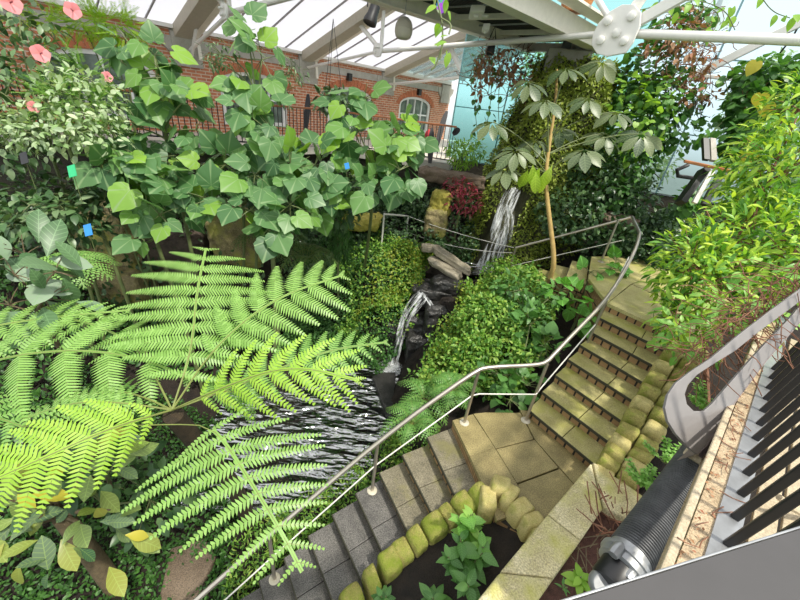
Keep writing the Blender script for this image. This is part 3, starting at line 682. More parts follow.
for s_ in (-1, 1):
    b0 = P + sn * .034 * s_
    mb.box(b0 + sx * .09, sx * .05, sn * .003, UP * .10)
    mb.box(b0 - sx * .05 + UP * .075, sx * .022, sn * .003, UP * .022)
    mb.beam(b0 - sx * .05 + UP * .05, b0 - sx * .07 - UP * .02, .006, .04, up=sx); mb.beam(b0 - sx * .07 - UP * .02, b0 - sx * .02 - UP * .09, .006, .025, up=sx)
    mb.beam(b0 - sx * .07 - UP * .02, b0 - sx * .13 - UP * .09, .006, .025, up=sx); mb.beam(b0 - sx * .11 + UP * .03, b0 + sx * .01 + UP * .02, .006, .02, up=sx)
build(mb, 'running_figure', 'exitwhite', r)
mb = MB(); mb.tube([P + UP * .15, P + UP * 1.0], .01, 6); build(mb, 'hanger', 'white', r)
P = W(579, -6, 6.9); r = thing('wicker_basket', P - UP * .3, 'brown wicker basket standing on the overhead bridge edge', 'basket')
mb = MB(); mb.lathe(P - UP * .28, [(.22, 0), (.27, .08), (.33, .3), (.37, .5), (.35, .5), (.24, .04)], 28); build(mb, 'body', 'basket', r)
mb = MB()
for k in range(9): mb.lathe(P - UP * (.25 - .055 * k), [(.235 + .017 * k, 0), (.25 + .017 * k, .015), (.235 + .017 * k, .03)], 28)
build(mb, 'weave', 'basket', r)

# ------------------------------------------------------------------ stairs
ML = -3.7
Lc = [V(.92, 3.5), V(.60, 3.31), V(.29, 3.12), V(.02, 2.94), V(-.25, 2.73), V(-.50, 2.53), V(-.75, 2.34), V(-.99, 2.15), V(-1.23, 1.96), V(-1.47, 1.78), V(-1.71, 1.6)]
Rc = [V(1.25, 2.45), V(.99, 2.36), V(.75, 2.25), V(.52, 2.08), V(.28, 1.92), V(.06, 1.75), V(-.2, 1.58), V(-.45, 1.4), V(-.7, 1.23), V(-.95, 1.06), V(-1.2, .9)]
def P3d(p, z): return V(p[0], p[1], z)
def flight(name, label, Ls, Rs, z0, rise, mats, start, riser='riserbrick', slabs=2):
    r = thing(name, P3d((Ls[-1] + Rs[-1]) / 2, z0 + rise * (len(Ls) - 1)), label, 'stairs')
    for k in range(start, len(Ls)):
        z = z0 + rise * k
        b0, b1 = (Ls[k - 1], Rs[k - 1]) if rise < 0 else (Ls[k + 1], Rs[k + 1]) if k + 1 < len(Ls) else (None, None)
        if b0 is None: break
        back = .05 * nrm(np.append(b0 - Ls[k], 0))[:2]
        for s in range(slabs):
            t0, t1 = s / slabs + .004 * (s > 0), (s + 1) / slabs - .004 * (s < slabs - 1)
            q = [Ls[k] + (Rs[k] - Ls[k]) * t0, Ls[k] + (Rs[k] - Ls[k]) * t1, b0 + back + (b1 - b0) * t1, b0 + back + (b1 - b0) * t0]
            mb = MB(); mb.prism([P3d(p, z) for p in q], (0, 0, -.035)); t = build(mb, 'tread', mats(k), r, .005)
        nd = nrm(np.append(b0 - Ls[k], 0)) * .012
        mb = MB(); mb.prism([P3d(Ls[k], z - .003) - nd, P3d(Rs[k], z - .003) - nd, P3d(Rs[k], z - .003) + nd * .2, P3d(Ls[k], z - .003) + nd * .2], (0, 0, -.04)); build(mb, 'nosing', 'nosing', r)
        fw = .03 * nrm(np.append(b0 - Ls[k], 0))[:2]
        q = [Ls[k] + fw, Rs[k] + fw, b1 + fw * 2, b0 + fw * 2]
        mb = MB(); mb.prism([P3d(p, z - .034) for p in q], (0, 0, -(abs(rise) + .35))); build(mb, 'riser', riser, r, smooth=False)
    return r
MAT['granitemid'] = stone('granitemid', [(.3, (.14, .125, .08)), (.7, (.25, .22, .15))], sc=4, speck=.6, rough=.55, bs=.15, moss=((.16, .15, .05), .62))
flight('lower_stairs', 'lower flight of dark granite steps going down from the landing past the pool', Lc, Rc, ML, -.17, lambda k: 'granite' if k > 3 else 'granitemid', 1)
LP = [Lc[0], V(1.22, 3.66), V(1.4, 3.72), V(1.99, 3.86), V(2.32, 3.35), V(2.72, 2.85), V(2.5, 2.55), V(1.75, 2.0), V(1.3, 2.25), Rc[0]]
r = thing('stair_landing', P3d(V(1.7, 3), ML), 'mossy paved landing between the upper and lower stair flights', 'landing')
for k, q in enumerate([[Lc[0], V(1.22, 3.66), V(1.44, 3.13), V(1.1, 2.95)], [V(1.1, 2.95), V(1.44, 3.13), V(1.72, 2.4), V(1.3, 2.2), Rc[0]], [V(1.23, 3.67), V(1.4, 3.72), V(1.93, 3.80), V(2.0, 3.35), V(1.45, 3.12)],
                       [V(1.455, 3.11), V(2.01, 3.34), V(2.2, 2.95), V(1.62, 2.67)], [V(1.63, 2.655), V(2.21, 2.935), V(2.45, 2.5), V(1.75, 2.0)], [V(1.94, 3.86), V(2.06, 3.86), V(2.75, 2.8), V(2.46, 2.5), V(2.02, 3.34)]]):
    mb = MB(); mb.prism([P3d(p, ML) for p in q], (0, 0, -.055)); build(mb, 'paving_slab', 'granitemoss', r, .006)
mb = MB(); mb.prism([P3d(p * .985 + V(1.75, 3) * .015, ML - .05) for p in LP], (0, 0, -.85)); build(mb, 'base', 'riserbrick', r, smooth=False)
Lu = [V(1.99, 3.74), V(2.21, 3.97), V(2.43, 4.2), V(2.65, 4.43), V(2.86, 4.64), V(3.05, 4.82), V(3.23, 5.05), V(3.41, 5.3)]
Ru = [V(2.66, 2.87), V(2.92, 3.07), V(3.17, 3.26), V(3.42, 3.45), V(3.64, 3.64), V(3.86, 3.85), V(4.06, 4.07), V(4.28, 4.3)]
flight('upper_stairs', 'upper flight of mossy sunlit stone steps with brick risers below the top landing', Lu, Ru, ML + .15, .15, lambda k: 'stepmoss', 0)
r = thing('stair_landing', V(4.4, 6, -2.5), 'mossy top landing where the hand rail turns at the corner', 'landing')
for q in ([Lu[-1], Ru[-1], V(5.1, 5.1), V(4.3, 6.25)], [V(5.12, 5.12), V(6.2, 6.2), V(5.6, 7.3), V(4.32, 6.27)], [Lu[-1] + V(.01, .02), V(4.29, 6.27), V(5.6, 7.32), V(5.2, 8.0), V(4.1, 7.6), V(3.5, 6.3)]):
    mb = MB(); mb.prism([P3d(p, -2.5) for p in q], (0, 0, -.06)); build(mb, 'paving_slab', 'stepmoss', r, .006)
mb = MB(); mb.prism([P3d(p, -2.56) for p in (Lu[-1] + V(.02, .02), Ru[-1] + V(.02, .02), V(6.1, 6.2), V(5.15, 7.9), V(4.12, 7.5), V(3.55, 6.3))], (0, 0, -.9)); build(mb, 'base', 'riserbrick', r, smooth=False)
Ls = [V(4.05, 7.6), V(3.78, 7.72), V(3.5, 7.84), V(3.22, 7.96), V(2.94, 8.08), V(2.66, 8.2)]; Rs = [V(3.55, 6.5), V(3.3, 6.75), V(3.05, 7.0), V(2.8, 7.2), V(2.55, 7.4), V(2.3, 7.6)]
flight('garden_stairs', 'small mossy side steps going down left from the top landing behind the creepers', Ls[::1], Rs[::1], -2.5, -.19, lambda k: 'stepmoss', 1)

def stonemesh(c, ax, ay, az, seed):
    q = np.random.default_rng(seed); bm = bmesh.new(); bmesh.ops.create_cube(bm, size=2)
    bmesh.ops.subdivide_edges(bm, edges=bm.edges, cuts=3, use_grid_fill=True)
    vs = np.array([v.co for v in bm.verts]); s = nrm(vs) * 1.32; vs = np.clip(vs * .86 + s * .14, -1.03, 1.03)
    ph = q.uniform(0, 6, 6); vs += .05 * np.stack([np.sin(vs[:, 1] * 2.3 + ph[0]) + np.sin(vs[:, 2] * 3 + ph[1]), np.sin(vs[:, 0] * 2.1 + ph[2]) + np.sin(vs[:, 2] * 2.7 + ph[3]), np.sin(vs[:, 0] * 2.9 + ph[4]) + np.sin(vs[:, 1] * 2.2 + ph[5])], 1)
    f = [tuple(v.index for v in fc.verts) for fc in bm.faces]; bm.free()
    return c + vs[:, :1] * ax + vs[:, 1:2] * ay + vs[:, 2:] * az, f
def stone_at(name, label, cat, c, ax, ay, az, mat, seed, group=None):
    v, f = stonemesh(np.asarray(c, float), *[np.asarray(q, float) for q in (ax, ay, az)], seed)
    o = link(name, v, f, mat, smooth=True); md = o.modifiers.new('sub', 'SUBSURF'); md.levels = md.render_levels = 1
    return tag(o, label, cat, group)
lo = [(0, 586, -4.6), (352, 600, -4.46), (372, 580, -4.38), (390, 563, -4.3), (402, 552, -4.22), (417, 539, -4.12), (434, 526, -4.02), (449, 515, -3.92), (464, 505, -3.82), (480, 497, -3.72)]
pts = [Z(u, v, z) for u, v, z in lo[1:]]
pts = [pts[0] + (pts[0] - pts[2]) * k / 2 for k in (2, 1)] + pts
dirs = nrm(pts[-1] - pts[2]); side = nrm(np.cross(UP, dirs))
for k, p in enumerate(pts):
    j = len(pts) - 1 - k; ln = [.10, .085, .12, .07, .11][k % 5]
    stone_at('edging_stone', 'mossy green edging stone beside the lower flight, %s from the landing end' % ORD[j], 'stone', p - UP * .12, dirs * ln, side * .13, UP * (.18 + .03 * math.sin(k * 2.1)), 'edgestone', 10 + k, 'edging stones of the lower flight')
for k, (u, v, z, sx, sy) in enumerate([(489, 497, -3.6, .085, .13), (501, 484, -3.55, .10, .11), (511, 494, -3.55, .07, .12), (522, 507, -3.55, .085, .12), (533, 520, -3.55, .08, .11), (543, 534, -3.58, .08, .11)]):
    p = Z(u, v, z); a = [.2, .5, 1.2, 1.9, 2.2, 2.3][k]; d = V(math.cos(-a * .55), math.sin(-a * .55), 0)
    stone_at('corner_stone', 'yellow block stone curving round the planter corner at the landing, %s from the left' % ORD[k], 'stone', p - UP * .14, d * sx, np.cross(UP, d) * sy, UP * .17, 'edgestonepale', 40 + k, 'corner stones of the planter')
up = [(613, 478, -3.42), (618, 467, -3.34), (624, 456, -3.26), (630, 445, -3.18), (637, 434, -3.08), (645, 419, -2.98), (652, 406, -2.9), (659, 393, -2.82), (665, 380, -2.74), (672, 368, -2.68), (680, 356, -2.62), (689, 345, -2.55)]
pu = [Z(u, v, z) for u, v, z in up]; du = nrm((pu[-1] - pu[0]) * V(1, 1, 0)); su = np.cross(UP, du)
for k, p in enumerate(pu):
    for s in (0, 1):
        j = len(pu) - 1 - k
        stone_at('kerb_stone', 'mossy kerb stone right of the upper flight, %s step from the top, %s' % (ORD[j], ('against the steps', 'outer side')[s]), 'stone', p + su * (.09 - .22 * s) - UP * (.12 + .02 * s), du * .075, su * .105, UP * .15, 'edgestone' if (k + s) % 3 else 'edgestonepale', 60 + k * 2 + s, 'kerb stones of the upper flight')
# planter with pale slabs, soil
zs = -3.4
SA = [Z(592, 462, zs), Z(570, 487, zs), Z(548, 514, zs), Z(525, 541, zs), Z(500, 572, zs), Z(468, 612, zs)]; SB_ = [Z(603, 508, zs), Z(592, 522, zs), Z(581, 540, zs), Z(569, 558, zs), Z(554, 578, zs), Z(530, 612, zs)]
for k in range(3):
    mb = MB(); g = .006; k0_, k1_ = (0, 2, 4)[k], (2, 4, 5)[k]; a0, a1, b0, b1 = SA[k0_], SA[k1_], SB_[k0_], SB_[k1_]
    mb.prism([a0 + (a1 - a0) * g, a1 - (a1 - a0) * g, b1 - (b1 - b0) * g, b0 + (b1 - b0) * g], (0, 0, -.5)); tag(build(mb, 'planter_slab', 'slab', bevel=.02), 'pale stone slab topping the planter wall, %s down from the corner by the stairs' % ORD[k], 'stone slab', 'planter wall slabs')
mb = MB(); mb.prism([Z(593, 461, zs), Z(604, 507, zs), Z(645, 527, zs), Z(660, 507, zs)], (0, 0, -.5)); tag(build(mb, 'planter_slab', 'slab', bevel=.02), 'pale stone slab on the planter arm running right toward the black hose', 'stone slab', 'planter wall slabs')
mb = MB(); mb.prism([Z(600, 500, -3.5), Z(650, 520, -3.5), Z(665, 560, -3.5), Z(640, 640, -3.5), Z(520, 640, -3.5), Z(545, 585, -3.5)], (0, 0, -.4)); tag(build(mb, 'planter_soil', 'redsoil'), 'red brown soil bed inside the slab edged planter', 'soil')
q = [P3d(p, z) for p, z in ((V(1.55, 2.25), -3.75), (V(1.72, 2.05), -3.75), (V(1.2, 1.45), -3.95), (V(.6, .9), -4.3), (V(-.4, .6), -4.9), (V(-.1, 1.35), -4.75), (V(.35, 1.95), -4.3), (V(1.0, 2.35), -3.95))]
mb = MB(); mb.prism(q, (0, 0, -.4)); tag(build(mb, 'planter_soil', 'soil', smooth=False), 'dark soil bed between the mossy edging stones and the pale planter slabs', 'soil')

# ------------------------------------------------------------------ stair railing
r = thing('stair_railing', V(1.08, 3.48, ML), 'brushed steel tube hand rail following the stairs from the pool up to the corner', 'railing')
def smoothpath(P, it=3):
    P = np.asarray(P, float)
    for _ in range(it):
        Q = [P[0]]
        for a, b_ in zip(P, P[1:]): Q += [a * .75 + b_ * .25, a * .25 + b_ * .75]
        P = np.array(Q + [P[-1]])
    return P
pT = {'p0': V(-1.06, 1.99, ML - 1.36), 'p1': V(-.05, 2.79, ML - .68), 'p2': V(1.08, 3.48, ML), 'p3': V(1.97, 3.66, ML), 'p4': V(3.01, 4.73, -3.1), 'p5': V(4.18, 7.31, -2.5)}
H = .95
main = [V(-2.2, 1.05, -4.88), pT['p0'] + UP * H, pT['p1'] + UP * H, pT['p2'] + UP * (H - .02) + V(-.06, -.03, 0), V(1.2, 3.53, -2.74), V(1.9, 3.7, -2.74), V(2.02, 3.78, -2.7)]
mainp = np.concatenate([smoothpath(main, 2)])
m2 = smoothpath([V(2.02, 3.78, -2.7), V(2.45, 4.2, -2.47), pT['p4'] + UP * (H - .03), V(3.45, 5.3, -1.83), V(3.75, 5.75, -1.62), V(3.96, 6.15, -1.5)], 2)
c2 = Z(632, 217, -1.5)
mb = MB(); mb.tube(np.concatenate([mainp, m2[1:]]), .027, 12); build(mb, 'handrail', 'steel', r)
mb = MB(); mb.tube([V(3.96, 6.15, -1.5), (V(3.96, 6.15, -1.5) + c2) / 2, c2], .027, 12); build(mb, 'handrail', 'steel', r)
end = V(2.6, 8.2, -2.72); mb = MB(); mb.tube([c2, c2 * .6 + end * .4, end], .027, 12); build(mb, 'handrail', 'steel', r)
low = [V(-2.2, 1.05, -5.33), pT['p0'] + UP * .5, pT['p1'] + UP * .5, pT['p2'] + UP * .5, pT['p2'] + UP * .5 + V(.1, .05, 0), pT['p3'] + UP * .5, pT['p3'] + UP * .52 + V(.08, .1, 0), pT['p4'] + UP * .5, V(3.96, 6.15, -1.95)]
mb = MB(); mb.tube(low, .009, 8); build(mb, 'lower_rail', 'steelwhite', r)
mb = MB(); mb.tube([c2 - UP * .5, end - UP * .48], .009, 8); build(mb, 'lower_rail', 'steelwhite', r)
for k in ('p0', 'p1', 'p2', 'p3', 'p4', 'p5'):
    b_ = pT[k]; top = b_ + UP * (H - .03)
    if k == 'p3': top = V(2.0, 3.74, -2.73)
    mb = MB(); mb.tube([b_, (b_ + top) / 2, top], .021, 12); pp = build(mb, 'post', 'steel', r)
    mb = MB(); mb.lathe(b_, [(.065, 0), (.065, .008), (.05, .014), (.024, .016)], 24); build(mb, 'base_plate', 'plate', pp)
mb = MB(); b_ = end - UP * .98; mb.tube([b_, end], .021, 10); build(mb, 'post', 'steel', r)
r = thing('path_railing', Z(381, 250, -3.5), 'short steel railing with cable on the path above the lower cascade', 'railing')
a0 = Z(381, 250, -3.5); a1 = Z(405, 243, -3.55); t0, t1 = a0 + UP * .98, a1 + UP * .8
for a, b_ in ((a0, t0), (a1, t1)):
    mb = MB(); mb.tube([a, b_], .024, 10); build(mb, 'post', 'steelwhite', r)
mb = MB(); mb.tube([t0, (t0 + t1) / 2, t1], .024, 10); build(mb, 'handrail', 'steelwhite', r)
e3 = end + V(-.05, 0, 0)
for dz in (0, -.45):
    mb = MB(); mb.tube(bez(t1 + UP * dz, (t1 + e3) / 2 + UP * (dz - .12), e3 + UP * dz * .3, 10), .008, 6); build(mb, 'cable', 'steelwhite', r)

# ------------------------------------------------------------------ near edge of the viewing walkway, lower right
q = [Z(560, 604, -.8), Z(806, 527, -.8)]; dd = nrm(q[1] - q[0]); nn = np.cross(UP, dd)
q = [q[0] - dd * .2, q[1] + dd * .5]
r = thing('railing_cap', q[0], 'wide dark grey metal rail plate across the bottom right corner', 'railing')
mb = MB(); mb.prism([q[0], q[1], q[1] - nn * .34, q[0] - nn * .34], (0, 0, -.012)); build(mb, 'cap_plate', 'capsteel', r, .004)
mb = MB(); mb.prism([q[0] + nn * .001, q[1] + nn * .001, q[1] + nn * .006, q[0] + nn * .006], (0, 0, -.09)); build(mb, 'edge_lip', 'zinc', r, .002)
zk = -1.75
k0, k1 = Z(655, 577, zk), Z(740, 372, zk); kd = nrm(k1 - k0); kn = np.cross(UP, kd)
k0 = k0 - kd * .8; k1 = k1 + kd * 2.0
b0 = Z(705, 552, zk); off = -((b0 - k0) @ kn)
mb = MB(); mb.prism([k0 - kn * .05, k1 - kn * .05, k1 - kn * off, k0 - kn * off], (0, 0, -.35)); o = tag(build(mb, 'gravel_kerb', 'gravel', smooth=False), 'concrete ledge filled with gravel and dry leaves beside the black bars', 'ledge')
mb = MB(); mb.prism([k0 + kn * 0, k1 + kn * 0, k1 - kn * .04, k0 - kn * .04], (0, 0, .03)); o['_org'] = list(o.location); build(mb, 'kerb_edge', 'kerb', o, .01)
pp = np.array([k0 + kd * rng.uniform(.5, 2.9) - kn * rng.uniform(.05, off - .02) + UP * .012 for _ in range(90)])
scatter('dry_leaf_litter', 'dry', o, pp, nrm(rdir(90) * V(1, 1, .1)), UP + rdir(90) * .4, rng.uniform(.015, .035, 90), 'quad')['kind'] = 'stuff'
mb = MB()
for _ in range(24):
    p = k0 + kd * rng.uniform(.5, 2.6) - kn * rng.uniform(.1, off - .02) + UP * .02; d = rdir(1)[0] * V(1, 1, .15); mb.tube([p, p + d * .08, p + d * .14 + V(.02, 0, .01)], .003, 4)
build(mb, 'dry_twig', 'twig', o)
r = thing('bar_fence', Z(724, 545, zk), 'row of black flat bars standing on a zinc strip beside the gravel ledge', 'fence')
s0 = k0 - kn * off; s1 = k1 - kn * off; sw = .105
mb = MB(); mb.prism([s0, s1, s1 - kn * sw, s0 - kn * sw], (0, 0, .012)); build(mb, 'base_strip', 'zinc', r)
bq = Z(724, 545, zk); t_b = (bq - s0) @ kd
for i in range(-2, 12):
    p = s0 + kd * (t_b + i * .215) - kn * (sw * .62) + UP * .01
    mb = MB(); q_ = p + UP * 1.25 - kn * .12; mb.beam(p, q_, .026, .04, up=kn); build(mb, 'bar', 'black', r, .006)
for k in range(6):
    mb = MB(); a = s0 - kn * (.26 + .13 * k) - UP * .22; b_ = s1 - kn * (.26 + .13 * k) - UP * .22; mb.beam(a, b_, .11, .03); tag(build(mb, 'deck_board', 'kerb', bevel=.004), 'pale deck board below the black bars, %s from the gravel ledge' % ORD[k], 'board', 'deck boards')
mb = MB(); p = W(783, 493, 2.15); mb.tube([W(779, 497, 2.1), W(792, 508, 2.1), W(815, 520, 2.15)], [.018, .02, .022], 8); tag(build(mb, 'dead_branch', 'kerb'), 'short pale broken branch caught between the black bars', 'branch')
# curved steel bracket plate
def WW(u, v): t = (u - 660) / 150; return W(u, v, 2.45 + .5 * t)
outer = [(830, 264), (800, 289), (770, 311), (740, 334), (710, 359), (690, 372), (676, 383), (668, 395), (665, 408), (668, 421), (676, 434), (688, 447), (697, 454), (706, 446), (735, 402), (765, 362), (800, 322), (830, 292)]
inner = [(830, 282), (800, 301), (775, 322), (745, 345), (715, 364), (698, 375), (688, 385), (684, 394), (686, 403), (694, 410), (705, 409), (714, 400), (740, 365), (770, 335), (800, 308), (830, 285)]
inner = [(812, 292), (790, 309), (760, 331), (735, 351), (712, 365), (697, 375), (688, 385), (685, 394), (687, 404), (694, 411), (704, 411), (712, 404), (738, 374), (765, 344), (790, 318)]
r = thing('curved_bracket', WW(690, 440), 'flat grey steel plate bent into a rounded loop below the leafy bush', 'bracket')
loops = [[Vector(WW(*q)) for q in L] for L in (outer, inner)]; flat = [p for L in loops for p in L]; n_ = len(flat); t_ = tessellate_polygon([[Vector((q[0], q[1], 0)) for q in L] for L in (outer, inner)])
ofs = cF * .02 - UP * .01; vv = [np.array(p) for p in flat] + [np.array(p) + ofs for p in flat]
ff = [tuple(q) for q in t_] + [tuple(i + n_ for i in q[::-1]) for q in t_]; k = 0
for L in loops:
    m_ = len(L); ff += [(k + i, k + (i + 1) % m_, k + (i + 1) % m_ + n_, k + i + n_) for i in range(m_)]; k += m_
mb = MB(); mb.add(vv, ff); build(mb, 'plate', 'greysteel', r, .003)
mb = MB(); e = [(697, 454), (706, 446), (735, 402), (765, 362), (800, 322), (830, 292)]
for a, b_ in zip(e, e[1:]): mb.prism([WW(*a), WW(*b_), WW(*b_) + cF * .10 - UP * .14 , WW(*a) + cF * .10 - UP * .14], cR * .008)
build(mb, 'folded_edge', 'greydark', r)
mb = MB(); c = W(703, 447, 2.75); mb.box(c, nrm(cR * .6 + cU * .8) * .13, nrm(cR * .8 - cU * .6) * .06, cF * .05); build(mb, 'foot_box', 'kerb', r, .01)
mb = MB(); c = c - cF * .052; mb.box(c, nrm(cR * .6 + cU * .8) * .085, nrm(cR * .8 - cU * .6) * .038, cF * .004); build(mb, 'foot_recess', 'greydark', r)
# ribbed hose with clamp
h0, h1 = W(618, 572, 2.35), W(704, 452, 2.95); hd = nrm(h1 - h0); L_ = np.linalg.norm(h1 - h0)
r = thing('ribbed_hose', h0, 'thick black ribbed hose with steel clamp lying beside the planter', 'hose')
mb = MB(); prof = []
for i in range(60):
    s = L_ * (.12 + .9 * i / 60); prof += [(.125, s), (.137, s + L_ * .004), (.137, s + L_ * .009), (.125, s + L_ * .0135)]
mb.lathe(h0, prof, 28, hd); build(mb, 'hose', 'rubberhose', r)
mb = MB(); mb.lathe(h0, [(.125, .02), (.145, .03), (.145, .075), (.16, .08), (.16, .11), (.13, .115), (.13, .17)], 28, hd); cl = build(mb, 'clamp_flange', 'zinc', r)
mb = MB(); mb.lathe(h0, [(.10, -.12), (.115, -.10), (.115, .03)], 28, hd); build(mb, 'collar', 'black', r)
side = nrm(np.cross(hd, cF))
for s in (-1, .2, 1):
    mb = MB(); p = h0 + side * .155 * s - cF * .12 * (1 - abs(s) * .6) + hd * .06; mb.lathe(p, [(.03, -.05), (.035, -.03), (.035, .04), (.02, .06)], 8, hd); build(mb, 'bolt', 'zinc', cl)
P = W(598, 582, 2.35); rr = thing('pipe_clamp', P, 'small zinc clamp on soil below the ribbed hose end', 'clamp'); mb = MB(); mb.lathe(P, [(.06, 0), (.075, .02), (.075, .05), (.06, .07), (.04, .07)], 16, nrm(-cF + cU * .5)); build(mb, 'ring', 'zinc', rr)
mb = MB(); mb.lathe(P + cR * .06, [(.02, 0), (.025, .05), (.015, .06)], 8, nrm(-cF + cU)); build(mb, 'bolt', 'black', rr)
# stair end at right with wood rail
r = thing('stair_railing', W(695, 195, 6.4), 'black metal stair end with wood hand rail emerging beside the bush at right', 'railing')
mb = MB(); mb.beam(W(684, 161, 6.4), W(735, 172, 6.1), .14, .05); build(mb, 'handrail', 'teak', r, .012)
mb = MB(); mb.beam(W(704, 170, 6.45), W(680, 203, 6.5), .22, .10, up=cU); build(mb, 'stringer', 'black', r)
mb = MB(); mb.beam(W(712, 171, 6.6), W(694, 203, 6.65), .06, .08, up=cU); build(mb, 'stringer', 'white', r)
mb = MB(); mb.beam(W(722, 172, 6.5), W(704, 205, 6.55), .10, .10, up=cU); build(mb, 'stringer', 'black', r)
mb = MB(); mb.tube([W(688, 165, 6.35), W(677, 170, 6.35), W(678, 176, 6.35), W(692, 178, 6.35)], .035, 8); build(mb, 'rail_bracket', 'black', r)
mb = MB(); mb.beam(W(706, 160, 6.5), W(705, 139, 6.6), .10, .06); build(mb, 'post', 'black', r)
mb = MB(); mb.beam(W(713, 161, 6.6), W(712, 139, 6.7), .10, .06); build(mb, 'post', 'concrete', r)
#PART3
# ------------------------------------------------------------------ pond, cascade, rocks
mb = MB(); mb.prism([V(-3.2, 3.0, WATER), V(-.2, 3.0, WATER), V(.9, 5, WATER), V(1.0, 7.4, WATER), V(-1.2, 7.8, WATER), V(-3.4, 6.6, WATER)], (0, 0, -.03))
tag(build(mb, 'pond', 'water', smooth=False), 'dark rippled pond reflecting the white roof below the stairs', 'pond')
mb = MB(); mb.prism([Z(384, 372, WATER + .12), Z(396, 372, WATER + .12), Z(392, 418, WATER + .12), Z(386, 412, WATER + .12), Z(372, 376, WATER + .12)], (0, 0, -.4))
tag(build(mb, 'stone_edge', 'darkrock', bevel=.02), 'dark wet stone sill between the pond and the foot of the cascade', 'stone')
def ribbon(name, label, path, wd, kind, off=.0):
    P = smoothpath(path, 2); k = len(P); mb = MB(); wds = np.interp(np.linspace(0, 1, k), np.linspace(0, 1, len(wd)), wd)
    T = nrm(np.gradient(P, axis=0)); X = nrm(np.cross(T, V(-.2, -1, .1)))
    L_ = np.concatenate([[0], np.cumsum(np.linalg.norm(np.diff(P, axis=0), axis=1))])
    vs, uv, fs = [], [], []; m_ = 7
    for i in range(k):
        for j in range(m_):
            t = j / (m_ - 1) - .5; vs.append(P[i] + X[i] * wds[i] * t + V(-.1, -1, .2) * (.10 * wds[i] * math.cos(t * PI) + .03 * math.sin(j * 2.1 + i * .9))); uv.append((t * wds[i] + .5, L_[i]))
    fs = [(i * m_ + j, i * m_ + j + 1, (i + 1) * m_ + j + 1, (i + 1) * m_ + j) for i in range(k - 1) for j in range(m_ - 1)]
    mb.add(vs, fs, uv); mb.smooth = True
    return build(mb, name, 'foam')
def ws(u, v, y): return Y(u, v, y)
wtop = Y(516, 188, 9.75)
r = thing('waterfall', Z(487, 268, -3.75), 'white upper waterfall dropping down the mossy rock tower', 'waterfall')
def reparent(o, r): o.parent = r; o.location = np.array(o['_org']) - np.array(r['_org']); return o
reparent(ribbon('falling_water', '', [wtop, Y(510, 198, 9.6), Y(503, 215, 9.45), Y(496, 238, 9.3), Y(489, 258, 9.2), Y(486, 268, 9.15)], [.25, .4, .42, .38, .45, .55], 0), r)
reparent(ribbon('side_spray', '', [Y(509, 205, 9.45), Y(510, 220, 9.35), Y(507, 240, 9.3), Y(500, 258, 9.2)], [.1, .25, .2, .15], 0), r)
mb = MB(); c = Z(488, 268, -3.76); mb.lathe(c, [(.38, 0), (.30, .06), (.12, .12), (.02, .13)], 20); build(mb, 'splash', 'foam', r)
r = thing('waterfall', Z(392, 366, WATER), 'lower cascade of white water over dark rock steps into the pond', 'waterfall')
reparent(ribbon('falling_water', '', [Y(424, 293, 7.5), Y(418, 300, 7.4), Y(410, 310, 7.28), Y(404, 322, 7.18), Y(400, 338, 7.08), Y(396, 354, 6.98), Y(393, 366, 6.93)], [.22, .34, .30, .24, .2, .2, .3], 0), r)
reparent(ribbon('side_stream', '', [Y(424, 294, 7.4), Y(432, 306, 7.2), Y(436, 318, 7.05), Y(430, 335, 6.95), Y(424, 352, 6.9)], [.05, .1, .08, .1, .06], 0), r)
mb = MB(); c = Z(392, 366, WATER + .01); mb.lathe(c, [(.34, 0), (.28, .04), (.1, .07), (.02, .08)], 20); build(mb, 'splash', 'foam', r)
mb = MB(); mb.prism([Z(470, 274, -3.74), Z(455, 262, -3.74), Z(475, 256, -3.74), Z(510, 262, -3.74), Z(505, 276, -3.74)], (0, 0, -.03)); tag(build(mb, 'upper_pool', 'water', smooth=False), 'small upper pool at the foot of the tall waterfall', 'pond')
